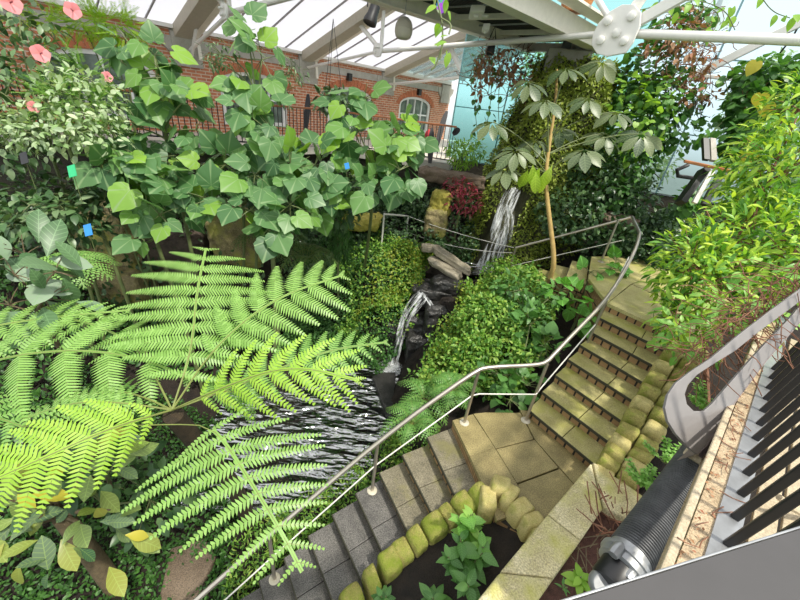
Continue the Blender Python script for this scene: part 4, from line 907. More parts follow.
rocks = [('long pale flat stone lying across the head of the lower cascade', 'ledge', Y(452, 260, 8.4), (nrm(Y(468, 269, 8.3) - Y(436, 248, 8.6)) * .55), V(.06, .16, 0), V(0, 0, .08)),
 ('flat grey stone under the pale slab at the cascade head', 'ledge', Y(445, 268, 8.15), nrm(Y(460, 277, 8) - Y(430, 260, 8.4)) * .45, V(.06, .2, 0), V(0, 0, .07)),
 ('pale round stone left of the long flat slab above the cascade', 'ledge', Y(428, 248, 8.7), V(.18, 0, .0), V(0, .15, 0), V(0, 0, .09)),
 ('dark wet rock at the top of the lower cascade', 'darkrock', Y(432, 294, 7.85), V(.5, 0, 0), V(0, .35, 0), V(0, 0, .25)),
 ('dark wet rock step in the middle of the lower cascade', 'darkrock', Y(420, 322, 7.6), V(.5, 0, 0), V(0, .4, 0), V(0, 0, .3)),
 ('dark wet rock at the right of the lower cascade', 'darkrock', Y(436, 318, 7.3), V(.28, .1, 0), V(-.05, .3, 0), V(0, 0, .34)),
 ('dark wet boulder at the foot of the lower cascade', 'darkrock', Y(420, 348, 7.15), V(.34, 0, 0), V(0, .3, 0), V(0, 0, .42)),
 ('dark wet rock at the left edge of the lower cascade', 'darkrock', Y(392, 335, 7.5), V(.3, 0, 0), V(0, .3, 0), V(0, 0, .5)),
 ('small dark rock beneath the flat grey stone at the cascade head', 'darkrock', Y(446, 286, 7.8), V(.35, 0, 0), V(0, .25, 0), V(0, 0, .2)),
 ('tall layered mossy rock at left behind the tree fern', 'rock', Y(111, 250, 6.9), V(.62, .1, 0), V(-.1, .45, 0), V(0, 0, .95)),
 ('low mossy rock at the foot of the tall layered rock', 'rock', Y(125, 285, 6.6), V(.6, 0, 0), V(0, .4, 0), V(0, 0, .4)),
 ('brown rock behind the tip of the upright fern frond', 'rock', Y(240, 236, 7.4), V(.55, 0, 0), V(0, .4, 0), V(0, 0, .6)),
 ('dark brown rock face between the mossy rock and the fern tip', 'brownrock', Y(170, 262, 7.3), V(1.0, 0, 0), V(0, .45, 0), V(0, 0, .8)),
 ('yellow mossy block stone beside the red leaved plant', 'yellowstone', Y(441, 203, 9.9), V(.26, .05, 0), V(0, .25, 0), V(0, 0, .33)),
 ('mossy boulder below the yellow block stone', 'rock', Y(436, 222, 9.8), V(.3, 0, 0), V(0, .3, 0), V(0, 0, .4)),
 ('yellow mossy ledge rock above the path railing', 'yellowstone', Y(362, 222, 9.3), V(.5, .1, 0), V(0, .3, 0), V(0, 0, .18)),
 ('brown rock below the walkway deck near its end', 'pathstone', Y(452, 178, 10.6), V(.9, -.2, 0), V(0, .3, 0), V(0, 0, .18)),
 ('red brick coloured rock under the rail corner', 'pathstone', Y(618, 222, 8.6), V(.4, 0, 0), V(0, .2, 0), V(0, 0, .16))]
for k, (lb, mt, c, ax, ay, az) in enumerate(rocks):
    o = stone_at('rock', lb, 'rock', c, ax, ay, az, mt, 200 + k, 'rocks by the water')
    o.modifiers['sub'].levels = o.modifiers['sub'].render_levels = 3
    tx = bpy.data.textures.new('rocktex', 'CLOUDS'); tx.noise_scale = .22; tx.noise_depth = 4; md = o.modifiers.new('disp', 'DISPLACE'); md.texture = tx; md.strength = .05 if mt == 'ledge' else .16; md.texture_coords = 'GLOBAL'
mb = MB(); mb.prism([Z(157, 605, -5.62), Z(170, 548, -5.62), Z(205, 538, -5.62), Z(216, 556, -5.62), Z(192, 605, -5.62)], (0, 0, -.12)); tag(build(mb, 'path_stone', 'pathstone', bevel=.03), 'brown flat path stone at the bottom left beside the hand rail', 'stone')

# rock tower with moss
tc_ = V(3.35, 10.6, 0)
def towerpt(a, t):
    z = -4.2 + 5.5 * t; rr = 1.65 - .95 * t + .12 * np.sin(a * 5 + z * 2.2) + .10 * np.sin(a * 9 - z * 3.1)
    return np.stack([tc_[0] + .25 * t + rr * np.cos(a) * 1.1, tc_[1] + rr * np.sin(a) * .92, z + .05 * np.sin(a * 7)], -1)
na, nt_ = 60, 50; A_, T_ = np.meshgrid(np.arange(na) * 2 * PI / na, np.linspace(0, 1, nt_)); vv = towerpt(A_, T_).reshape(-1, 3)
ff = [(i * na + j, i * na + (j + 1) % na, (i + 1) * na + (j + 1) % na, (i + 1) * na + j) for i in range(nt_ - 1) for j in range(na)] + [tuple(range((nt_ - 1) * na, nt_ * na))]
tw = link('rock_tower', vv, ff, 'mossbase', smooth=True); tag(tw, 'tall rock tower under the bridge clad in moss with the waterfall on its face', 'rock')
q = rng.uniform(PI * .85, PI * 2.15, 26000); t = rng.uniform(.02, 1, 26000) ** .9; P = towerpt(q, t); O = nrm(np.stack([np.cos(q), np.sin(q), .3 + 0 * q], 1))
wx = np.interp(P[:, 2], [-4.2, -3.75, -2.4, -1.75], [2.35, 2.35, 2.55, 2.72]); keep = (np.abs(P[:, 0] - wx) > .30) | (P[:, 2] > -1.65) | (P[:, 1] > 10.6)
P, O = P[keep], O[keep]; P = P + O * rng.uniform(0, .16, (len(P), 1)); D, Nn, S = leafset(P, O, .10, .7, .5, .5, 1.0)
scatter('moss_cover', 'mossleaf', tw, P, D, Nn, S, 'quad')['kind'] = 'stuff'
mb = MB(); mb.prism([V(2.7, 10.2, -4), V(3.65, 10.0, -4), V(3.85, 11.0, -4), V(2.9, 11.2, -4)], (0, 0, 5.5)); tag(build(mb, 'concrete_pillar', 'concrete', bevel=.02), 'pale concrete pillar behind the moss holding up the overhead bridge', 'pillar')

# ------------------------------------------------------------------ ground cover
cover('ground_cover', 'dense dark green creeper carpeting the ground at bottom left', 'ground cover', [(-5.5, .2), (-1.35, .5), (-1.6, 2.2), (-2.1, 3.2), (-3.2, 4.6), (-6, 5)], 17000, .065, 'oval', 'cover', .2, .1)
cover('ground_cover', 'mixed green creeper along the bank between the pond and the lower stairs', 'ground cover', [(-1.6, 1.7), (-.95, 2.35), (-.2, 2.95), (.9, 3.6), (.95, 4.3), (.35, 4.7), (-.1, 3.9), (-.9, 3.3), (-1.8, 2.7)], 4500, .075, 'lance', 'covermid', .25, .1, tilt=.8)
cover('ground_cover', 'dark green creeping bank left of the lower cascade', 'ground cover', [(-2.6, 6.3), (-1.0, 6.7), (.0, 7.0), (.35, 7.9), (.2, 9.2), (-1.2, 9.6), (-3, 8.8)], 20000, .08, 'oval', 'coverdark', .25, .16)
cover('ground_cover', 'yellow green sunlit ridge of creeper above the lower cascade', 'ground cover', [(-1.0, 7.7), (-.5, 7.5), (.05, 7.9), (.5, 8.5), (.75, 9.1), (.4, 9.5), (-.2, 9.0)], 4500, .07, 'oval', 'coverlime', .45, .2)
cover('ground_cover', 'mid green creeper mixed into the sunlit ridge left of the cascade head', 'ground cover', [(-1.6, 7.3), (-.5, 7.1), (.1, 7.5), (.6, 8.5), (.8, 9.2), (.2, 9.6), (-.8, 9.2)], 6500, .08, 'oval', 'covermid', .45, .2)
cover('ground_cover', 'bright mixed green creeper on the bank right of the cascade', 'ground cover', [(.75, 5.0), (1.0, 4.3), (2.0, 4.3), (2.7, 5.2), (3.0, 6.6), (2.4, 7.7), (1.9, 7.6), (1.5, 7.1), (1.05, 6.2)], 17000, .085, 'oval', 'covermid', .4, .25, tilt=.7)
cover('ground_cover', 'yellow tinged creeper at the edge of the cascade rocks, right side', 'ground cover', [(.9, 5.2), (1.3, 5.0), (1.9, 6.3), (2.1, 7.6), (1.7, 7.6), (1.3, 6.8)], 7000, .07, 'oval', 'coverlime', .35, .22)
cover('ground_cover', 'shade loving dark plants below the walkway at left', 'ground cover', [(-9, 5.4), (-3, 6.4), (-1.8, 8.4), (-3, 11), (-9, 7.6)], 9000, .13, 'oval', 'dark', .5, .2, tilt=.7)
cover('ground_cover', 'low dark creeper spreading at the far left edge below the fern', 'ground cover', [(-10, 0), (-5.5, .2), (-6, 5), (-3, 5.5), (-3, 6.6), (-11, 5.6)], 11000, .12, 'oval', 'cover', .3, .15)
cover('ground_cover', 'dark undergrowth between the rock tower and the walkway end', 'ground cover', [(-2, 9.2), (1.6, 9.2), (2.2, 10.2), (1.2, 11.2), (-2.2, 11.8)], 7000, .12, 'oval', 'dark', .5, .25, tilt=.7)
cover('ground_cover', 'dark shrubs behind the corner of the hand rail', 'ground cover', [(4.5, 7.9), (5.8, 7.4), (8.5, 7), (8, 10), (4.6, 9.8)], 7000, .14, 'oval', 'dark', .9, .35, tilt=.8)

# ------------------------------------------------------------------ ferns
def frond(root, ctrl, plen, n, mat, up=None, droop=.25, s0=.12, asym=(1, 1), rr=.0075, tipw=.45, lateral=18, pr=.17, sp=.021, pmax=.11, skew=0, start=None):
    C_ = np.array([W(*c) for c in ctrl]); Pp = smoothpath(C_, 3)
    L_ = np.concatenate([[0], np.cumsum(np.linalg.norm(np.diff(Pp, axis=0), axis=1))]); tot = L_[-1]
    at = lambda s: np.stack([np.interp(np.asarray(s) * tot, L_, Pp[:, i]) for i in range(3)], -1)
    up = UP * .75 + TOCAM(Pp[len(Pp) // 2]) * .5 if up is None else np.asarray(up, float)
    if start is not None:
        q_ = at(np.linspace(0, 1, 200)); w_ = q_ @ cF; d_ = np.hypot(400 + FPX * (q_ @ cR) / w_ - start[0], 300 - FPX * (q_ @ cU) / w_ - start[1]); s0 = float(np.argmin(d_)) / 199
    s = np.linspace(s0, .985, n); base = at(s); T = nrm(at(np.minimum(s + .02, 1)) - at(s - .02))
    X = nrm(np.cross(T, up)); Nn = nrm(np.cross(X, T))
    sf = (s - s0) / (1 - s0); prof = np.minimum(1, ((1.0 - sf) / tipw + .06)) ** .75 * np.minimum(1, .5 + sf / .3)
    vs, fs = [], []; cnt = 0
    mbm = MB(); mbm.tube(at(np.linspace(0, 1, 24)), np.linspace(rr, rr * .25, 24), 6)
    for i in range(n):
        for sg, am in ((1, asym[0]), (-1, asym[1])):
            Lp = plen * prof[i] * am * rng.uniform(.93, 1.05)
            if Lp < .02: continue
            a = math.radians(lateral + skew * sg + 30 * sf[i] ** 2 + rng.normal() * 2); d = X[i] * sg * math.cos(a) + T[i] * math.sin(a)
            m_ = max(5, int(Lp / sp)); t = (np.arange(m_) + .5) / m_
            dr = droop * Lp; mid = base[i] + d * (t * Lp)[:, None] - (Nn[i] * .6 + UP * .4) * (dr * t ** 2)[:, None] + T[i] * (.10 * Lp * t ** 2)[:, None]
            pd = nrm(np.gradient(mid, axis=0)); lat = nrm(np.cross(pd, Nn[i])); nn_ = np.cross(lat, pd)
            pl = min(pmax, pr * Lp + .012) * np.minimum(1, (1.03 - t) ** .55) * np.minimum(1, .55 + t * 4)
            w = Lp / m_ * .41
            for sd in (1, -1):
                tip = mid + lat * sd * pl[:, None] * .93 + pd * pl[:, None] * .38 - nn_ * pl[:, None] * .18
                md = mid * .45 + tip * .55 + nn_ * .003
                vs.append(np.stack([mid - pd * w, md - pd * w * .8, tip, md + pd * w * .85, mid + pd * w], 1).reshape(-1, 3))
                k = np.arange(m_) * 5 + cnt; fs.append(np.stack([np.stack([k, k + 1, k + 4], 1), np.stack([k + 1, k + 3, k + 4], 1), np.stack([k + 1, k + 2, k + 3], 1)], 1).reshape(-1, 3)); cnt += 5 * m_
            mbm.tube([base[i], mid[m_ // 2], mid[-1]], [rr * .32, rr * .22, .0012], 4, False)
    se = np.linspace(s0, 1, 40); pe = at(se); xe = np.stack([np.interp(se, s, X[:, i]) for i in range(3)], 1) * rr * 1.4
    vs.append(np.stack([pe - xe, pe + xe], 1).reshape(-1, 3)); k = np.arange(39) * 2 + cnt; fs.append(np.concatenate([np.stack([k, k + 1, k + 3], 1), np.stack([k, k + 3, k + 2], 1)]))
    f_ = link('frond', np.concatenate(vs), np.concatenate(fs), mat, root, smooth=False)
    build(mbm, 'midrib', 'rachis', f_)
    return f_
crA = (172, 410, 2.55); cA = W(*crA)
gA = V(cA[0] - .25, cA[1] + 1.15, 0); gA[2] = ter(gA[0], gA[1]) - .05
r = thing('tree_fern', gA, 'large bright green tree fern spreading its feathery fronds over the pond', 'fern')
mb = MB(); mb.tube([gA, gA * .5 + cA * .5 + V(.05, .05, 0), cA - UP * .05], [.11, .085, .07], 12); build(mb, 'trunk', 'fernbark', r)
frond(r, [crA, (192, 350, 2.75), (196, 295, 3.1), (206, 248, 3.5)], .60, 11, 'fern', droop=.24, s0=.16, tipw=.25, pr=.15, lateral=-4)
frond(r, [crA, (215, 345, 2.8), (275, 297, 3.0), (343, 275, 3.25)], .42, 9, 'fern', droop=.22, s0=.28, pr=.22, tipw=.3)
frond(r, [crA, (240, 385, 2.7), (325, 350, 2.95), (387, 342, 3.1)], .27, 11, 'fernsoft', droop=.2, s0=.3, pr=.2)
frond(r, [crA, (225, 386, 2.35), (290, 364, 2.3), (358, 380, 2.35)], .34, 9, 'fernlime', droop=.3, s0=.22, up=UP * .6 + V(.2, -.55, 0), pr=.15, lateral=34, tipw=.3)
frond(r, [crA, (110, 428, 2.2), (50, 455, 2.0), (-35, 492, 1.9)], .32, 9, 'fernlime', droop=.3, s0=.14, up=UP * .55 + V(-.1, -.75, 0), pr=.22, lateral=28, tipw=.3)
frond(r, [crA, (120, 402, 2.4), (70, 402, 2.4), (20, 420, 2.4)], .16, 14, 'fern', droop=.3, s0=.2, pr=.2)
frond(r, [crA, (140, 345, 2.9), (80, 318, 3.2), (0, 312, 3.5)], .38, 13, 'fern', droop=.3, s0=.25)
frond(r, [crA, (140, 395, 2.6), (110, 390, 2.75), (60, 400, 2.9)], .22, 11, 'fernsoft', droop=.3, s0=.3)
frond(r, [crA, (205, 395, 2.65), (235, 390, 2.9), (262, 400, 3.1)], .25, 10, 'fernsoft', droop=.3, s0=.3)
crB = (-95, 400, 2.7); cB = W(*crB); gB = V(cB[0] - .7, cB[1] + .9, 0); gB[2] = ter(gB[0], gB[1]) - .05
r = thing('tree_fern', gB, 'second tree fern entering from the left edge, its fronds arching right', 'fern')
mb = MB(); mb.tube([gB, gB * .5 + cB * .5, cB], [.11, .09, .07], 12); build(mb, 'trunk', 'fernbark', r)
frond(r, [crB, (-10, 358, 2.55), (80, 348, 2.65), (150, 360, 2.75), (190, 380, 2.8)], .50, 7, 'fern', droop=.25, s0=.22, pr=.28, tipw=.35, lateral=10, pmax=.13)
frond(r, [crB, (-30, 330, 2.9), (40, 318, 3.1), (130, 310, 3.3)], .30, 13, 'fern', droop=.3, s0=.15)
frond(r, [crB, (-40, 410, 2.5), (10, 420, 2.5), (60, 445, 2.5)], .25, 14, 'fernsoft', droop=.3, s0=.15)
frond(r, [crB, (0, 428, 2.5), (120, 426, 2.45), (185, 424, 2.32), (208, 426, 2.25), (222, 438, 2.18), (240, 465, 2.08), (262, 500, 2.0), (286, 540, 1.92), (302, 572, 1.88)], .58, 10, 'fern', droop=.10, asym=(1.0, .85), up=TOCAM(W(250, 480, 2)) + UP * .1, lateral=0, skew=-20, pr=.095, tipw=.75, start=(212, 430))
def smallfern(label, c, rad, n, mat, rise=.5, size=.16, px=None):
    c = np.asarray(c, float); r = thing('fern', c, label, 'fern', 'small ferns')
    for k in range(n):
        a = 2 * PI * k / n + rng.uniform(-.2, .2); d = V(math.cos(a), math.sin(a), 0); R_ = rad * rng.uniform(.8, 1.1)
        pts = [c, c + d * R_ * .4 + UP * R_ * rise, c + d * R_ * .8 + UP * R_ * rise * .8, c + d * R_ * 1.1 + UP * R_ * rise * .2]
        inv = []
        for p in pts:
            w = p @ cF; inv.append((400 + FPX * (p @ cR) / w, 300 - FPX * (p @ cU) / w, w))
        frond(r, inv, size, 12, mat, up=UP, droop=.3, s0=.12, rr=.005, pr=.13, sp=.03)
def gp(u, v, w): p = W(u, v, w); return V(p[0], p[1], max(ter(p[0], p[1]), p[2] - .6))
smallfern('pale fern at the pond edge behind the lower stair rail', W(425, 402, 5.7), .5, 7, 'palefern')
smallfern('pale fern between the pond corner and the stair landing', W(412, 425, 5.2), .46, 7, 'palefern')
smallfern('pale fern just left of the landing above the lower rail', W(452, 392, 5.6), .42, 7, 'palefern')
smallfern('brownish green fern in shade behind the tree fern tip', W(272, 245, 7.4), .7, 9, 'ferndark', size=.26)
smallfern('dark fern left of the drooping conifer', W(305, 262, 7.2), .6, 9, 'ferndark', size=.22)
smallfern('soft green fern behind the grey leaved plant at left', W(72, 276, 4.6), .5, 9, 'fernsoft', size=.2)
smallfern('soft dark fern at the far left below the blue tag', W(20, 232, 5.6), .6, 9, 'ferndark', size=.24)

# ------------------------------------------------------------------ shrubs, trees and climbers
def gb(u, v, w, du=0): p = W(u, v, w); x, y = p[0] + du, p[1] + .15; return V(x, y, ter(x, y) - .02)
shrub('hibiscus', 'hibiscus shrub with pink flowers at the far left before the brick wall', 'shrub', gb(30, 140, 5.2), [B(20, 20, 5.2, 40, 18), B(25, 60, 5.2, 50, 25), B(40, 110, 5.2, 50, 30), B(5, 95, 5.0, 30, 40), B(60, 75, 5.4, 45, 14), B(10, 150, 5.0, 35, 22)], 800, .15, 'oval', 'hib', tw=7)
hib = bpy.data.objects['hibiscus']
for (u, v, w, s) in [(40, 54, 4.6, .15), (73, 11, 4.6, .14), (10, 3, 4.5, .17), (107, 77, 5.0, .10), (33, 107, 4.6, .10), (45, 53.5, 4.62, .12)][:5]:
    c = W(u, v, w); ax = nrm(TOCAM(c) + UP * .2 + cR * rng.uniform(-.5, .5)); x = nrm(np.cross(ax, UP)); y = np.cross(ax, x)
    a = np.arange(5) * 2 * PI / 5 + rng.uniform(0, 1); s *= .72; D = np.cos(a)[:, None] * x + np.sin(a)[:, None] * y + ax * .55
    fl = scatter('flower', 'petal', hib, np.tile(c, (5, 1)), D, np.tile(ax, (5, 1)), s, 'round'); fl['label'] = 'pink five petalled flower'
    mb = MB(); mb.tube([c, c + ax * s * .8], [.006, .01], 6); build(mb, 'stamen', 'red', fl)
def feathery(name, label, base, blobs, n, mat):
    r = thing(name, base, label, 'shrub'); P, O = blobpts(blobs, n); D = nrm(O + V(0, 0, -.2) + rng.normal(size=O.shape) * .3); X = nrm(np.cross(D, UP))
    q, dd, nn_ = [], [], []
    for i in range(14):
        for sg in (1, -1): q.append(P + D * (.28 * i / 14)); dd.append(X * sg + D * .4); nn_.append(UP + X * .1)
    scatter('foliage', mat, r, np.concatenate(q), np.concatenate(dd), np.concatenate(nn_), .06, 'quadn')
    mb = MB(); stems(mb, base, [b_[0] for b_ in blobs], .02, .008); build(mb, 'stem', 'stem', r)
feathery('feathery_shrub', 'feathery light green shrub at upper left against the brick wall', gb(100, 30, 6.2), [B(105, 22, 6.2, 34, 14), B(85, 28, 6.2, 30, 12), B(125, 32, 6.2, 22, 14), B(40, 22, 5.8, 30, 8)], 230, 'feather')
feathery('feathery_shrub', 'pale feathery shrub in front of the left arched window', gb(95, 90, 5.3), [B(90, 75, 5.3, 20, 14), B(75, 105, 5.2, 40, 20)], 150, 'fernsoft')
shrub('silver_shrub', 'shrub with pale silvery leaves left of the green plant tag', 'shrub', gb(70, 130, 4.8), [B(80, 100, 4.8, 45, 30), B(50, 130, 4.8, 50, 26), B(95, 130, 4.8, 35, 24), B(15, 130, 4.8, 25, 22)], 1100, .10, 'oval', 'silver', tilt=.7)
LS = 'big leaved lime bushes'
def lime(label, base, blobs, n): return shrub('lime_bush', label, 'shrub', base, blobs, int(n * 1.2), .35, 'lobed', 'lime', 'stem', .028, tilt=.4, droop=.6, upw=.7, outw=.3, group=LS)
_ols = leafset
def leafset(P, O, size, tilt=.5, droop=.3, upw=1.0, outw=.5):
    D, Nn, S = _ols(P, O, size, tilt, droop, upw, outw)
    if size >= .3: Nn = nrm(Nn + TOCAM(P) * .8)
    return D, Nn, S
lime('big soft heart shaped leaves growing tall before the brick wall, left of the concrete corbel', gb(160, 120, 5.2), [B(128, 42, 5.2, 18, 18), B(122, 62, 5.2, 18, 16), B(155, 55, 5.2, 18, 16), B(168, 78, 5.2, 26, 22), B(188, 98, 5.2, 20, 18), B(150, 92, 5.3, 24, 20), B(140, 128, 5.3, 26, 18), B(196, 130, 5.3, 20, 12)], 62)
lime('tallest big leaved bush reaching the roof eave beside the small dark window', gb(258, 110, 5.2), [B(248, 38, 5.2, 16, 22), B(262, 60, 5.2, 18, 22), B(245, 88, 5.2, 16, 22), B(252, 118, 5.2, 22, 26), B(272, 130, 5.3, 22, 30)], 54)
lime('bright big leaved bush in front of the middle walkway railing', gb(370, 150, 7.6), [B(345, 110, 5.8, 22, 18), B(365, 98, 5.8, 16, 14), B(388, 140, 5.8, 30, 26), B(360, 145, 5.8, 30, 28), B(400, 170, 5.7, 26, 26), B(410, 130, 6, 18, 20), B(370, 185, 5.7, 26, 20)], 100)
lime('low big leaved bush hanging over the dark rock face at left', gb(150, 180, 5.1), [B(100, 160, 5.0, 22, 16), B(122, 160, 5.0, 24, 18), B(145, 185, 5.0, 28, 20), B(150, 160, 5.2, 30, 14), B(180, 180, 5.2, 26, 16), B(160, 215, 5.1, 26, 18), B(140, 238, 5.0, 10, 8)], 78)
lime('broad big leaved bush in the centre left below the walkway', gb(250, 190, 5.3), [B(225, 165, 5.4, 28, 18), B(255, 175, 5.3, 28, 20), B(290, 170, 5.4, 26, 24), B(210, 200, 5.2, 26, 16), B(250, 210, 5.2, 30, 18), B(290, 205, 5.2, 26, 22), B(315, 165, 5.6, 22, 26), B(270, 228, 5.1, 16, 10), B(320, 200, 5.6, 20, 20)], 125)
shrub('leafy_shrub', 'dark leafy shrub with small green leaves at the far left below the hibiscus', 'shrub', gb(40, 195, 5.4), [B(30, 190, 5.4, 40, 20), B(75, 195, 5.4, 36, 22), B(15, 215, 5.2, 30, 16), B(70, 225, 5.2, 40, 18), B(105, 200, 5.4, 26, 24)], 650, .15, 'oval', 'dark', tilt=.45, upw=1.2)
shrub('leafy_shrub', 'pale tipped low shrub at the left edge with clustered oval leaves', 'shrub', gb(25, 212, 4.9), [B(30, 205, 4.9, 32, 10), B(20, 222, 4.9, 30, 10), B(65, 210, 4.9, 22, 12)], 170, .17, 'oval', 'hib', upw=1.3, tilt=.35)
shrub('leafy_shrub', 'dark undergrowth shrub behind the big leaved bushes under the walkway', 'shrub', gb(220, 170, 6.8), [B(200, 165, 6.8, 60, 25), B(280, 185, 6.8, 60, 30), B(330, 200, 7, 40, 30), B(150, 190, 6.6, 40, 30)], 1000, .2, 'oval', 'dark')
shrub('leafy_shrub', 'twiggy small leaved shrub in front of the corbel and dark window', 'shrub', gb(222, 80, 5.8), [B(222, 55, 5.8, 20, 14), B(215, 62, 5.8, 14, 8), B(292, 72, 6, 16, 12), B(285, 92, 6, 12, 14)], 260, .10, 'lance', 'hib', tw=9)
shrub('leafy_shrub', 'dark shrub right of the waterfall behind the rail corner', 'shrub', gb(610, 190, 8.6), [B(595, 178, 8.6, 32, 32), B(628, 200, 8.6, 26, 26), B(570, 215, 8.3, 34, 26), B(660, 230, 8.4, 24, 20), B(620, 240, 8.2, 26, 14)], 2900, .15, 'oval', 'dark', tilt=.7)
shrub('leafy_shrub', 'small leaved bright shrub beside the end of the wooden walkway rail', 'shrub', V(1.5, 11.2, -2.4), [B(463, 155, 10.4, 16, 14), B(473, 150, 10.4, 14, 12), B(455, 150, 10.4, 10, 9)], 520, .16, 'lance', 'vinebright', tilt=.7)
shrub('red_plant', 'dark red leaved plant above the yellow block stone', 'plant', gb(462, 200, 9.6), [B(460, 186, 9.6, 16, 9), B(470, 200, 9.4, 15, 14), B(455, 198, 9.5, 8, 10)], 420, .15, 'lance', 'red', tilt=.8)
shrub('drooping_conifer', 'drooping dark green conifer left of the path railing', 'shrub', gb(338, 235, 7.8), [B(338, 222, 7.8, 13, 24), B(342, 245, 7.8, 14, 18), B(334, 200, 7.9, 8, 14)], 1500, .13, 'narrow', 'cover', droop=2.2, tilt=.3)
# grey leaved plant at the left edge
shrub('rubber_plant', 'grey green plant with thick oval leaves at the left edge above the fern', 'plant', gb(10, 290, 3.2, -.2), [B(25, 255, 3.2, 34, 20), B(15, 275, 3.1, 30, 18), B(55, 272, 3.2, 26, 16), B(45, 300, 3.2, 26, 18), B(10, 305, 3.1, 22, 20)], 40, .34, 'obov', 'rubber', 'bark', .02, tilt=.5, droop=-.1, upw=.9)
# low tree at bottom left
tb = Z(116, 588, -5.72); tt = W(62, 516, 3.75)
r = thing('small_tree', tb, 'small leaning tree with spotted oval leaves and a bare trunk at bottom left', 'tree')
mb = MB(); mb.tube(bez(tb, tb * .5 + tt * .5 + UP * .1, tt, 8), np.linspace(.11, .085, 8), 12); build(mb, 'trunk', 'bark', r)
mb = MB(); tips = [W(*q) for q in [(25, 480, 3.4), (45, 470, 3.4), (95, 455, 3.3), (5, 540, 3.4), (30, 520, 3.4), (110, 510, 3.4), (10, 500, 3.3), (90, 530, 3.5)]]
for t in tips: mb.tube(bez(tt, tt * .5 + t * .5 + UP * .08, t, 6), np.linspace(.03, .008, 6), 6)
build(mb, 'branch', 'bark', r)
P = np.concatenate([np.array([t + rng.normal(size=3) * .14 for _ in range(7)]) for t in tips]); P = np.concatenate([P, np.array([W(u, v, 3.3) for u, v in [(48, 570), (62, 545), (128, 536), (108, 523), (38, 540), (20, 565), (85, 450), (55, 500), (44, 512), (120, 470), (130, 455)]])])
O = nrm(P - tt + rng.normal(size=P.shape) * .3); D, Nn, S = _ols(P, O, .30, .5, .25, .7, .2); Nn = nrm(Nn + TOCAM(P) * .6); scatter('foliage', 'plum', r, P, D, Nn, S, 'obov')
P = np.array([W(u, v, 3.2) for u, v in [(36, 508), (30, 495), (46, 475), (125, 535), (132, 430)]]); O = rdir(5); D, Nn, S = _ols(P, O, .28, .3, .3, .6, .2); Nn = nrm(Nn + TOCAM(P)); o = scatter('yellowing_leaves', 'yellow', r, P, D, Nn, S, 'obov'); o['label'] = 'yellowing oval leaves'
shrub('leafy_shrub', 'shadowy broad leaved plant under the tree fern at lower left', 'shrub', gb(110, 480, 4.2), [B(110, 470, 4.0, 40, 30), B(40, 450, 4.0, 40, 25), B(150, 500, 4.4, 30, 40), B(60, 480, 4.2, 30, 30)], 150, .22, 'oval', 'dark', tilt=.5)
# umbrella tree
base = gb(556, 272, 6.5); base[2] = W(556, 272, 6.5)[2] - .2
r = thing('umbrella_tree', base, 'umbrella tree with a bare yellowish trunk and whorls of glossy leaflets before the waterfall tower', 'tree')
tp = smoothpath([base, W(555, 262, 6.5), W(549, 215, 6.55), W(545, 178, 6.6), W(550, 140, 6.7), W(556, 100, 6.85), W(557, 70, 7.0)], 2)
mb = MB(); mb.tube(tp, np.linspace(.05, .02, len(tp)), 10); build(mb, 'trunk', 'trunk', r)
cl = [(528, 82, 6.6), (566, 68, 6.6), (602, 62, 6.9), (588, 98, 6.4), (616, 112, 6.6), (642, 134, 6.4), (584, 150, 6.2), (606, 134, 6.7), (516, 150, 6.3), (505, 168, 6.4), (545, 100, 6.3), (492, 122, 6.6), (535, 140, 6.8), (560, 128, 7.0)]
mb = MB(); PP, DD, NN, SS = [], [], [], []
for k, (u, v, w) in enumerate(cl):
    c = W(u, v, w); j = int(np.argmin(np.linalg.norm(tp - c - UP * .05, axis=1))); j = max(len(tp) // 2, j - 3); mb.tube(bez(tp[j], tp[j] * .4 + c * .6 + UP * .16, c, 7), [.014, .012, .011, .01, .009, .008, .006], 6)
    m_ = 8; a = np.arange(m_) * 2 * PI / m_ + rng.uniform(0, 1); ax = nrm(UP * .9 + TOCAM(c) * .45 + rdir(1)[0] * .2); x = nrm(np.cross(ax, V(.2, 1, .3))); y = np.cross(ax, x)
    D = np.cos(a)[:, None] * x + np.sin(a)[:, None] * y - UP * .38; PP.append(c + D * .06); DD.append(D); NN.append(np.tile(ax, (m_, 1)) + rng.normal(size=(m_, 3)) * .15); SS.append(rng.uniform(.27, .42, m_))
build(mb, 'leaf_stalk', 'stem', r)
scatter('foliage', 'schef', r, np.concatenate(PP), np.concatenate(DD), np.concatenate(NN), np.concatenate(SS), 'obov')
P = np.array([W(u, v, 6.3) for u, v in [(536, 172), (545, 172), (540, 168), (528, 170), (552, 166), (533, 165)]]); D = -UP + rdir(6) * .3; o = scatter('young_leaves', 'scheflime', r, P, D, TOCAM(P) + rdir(6) * .3, .38, 'obov'); o['label'] = 'bright yellow green hanging leaves'
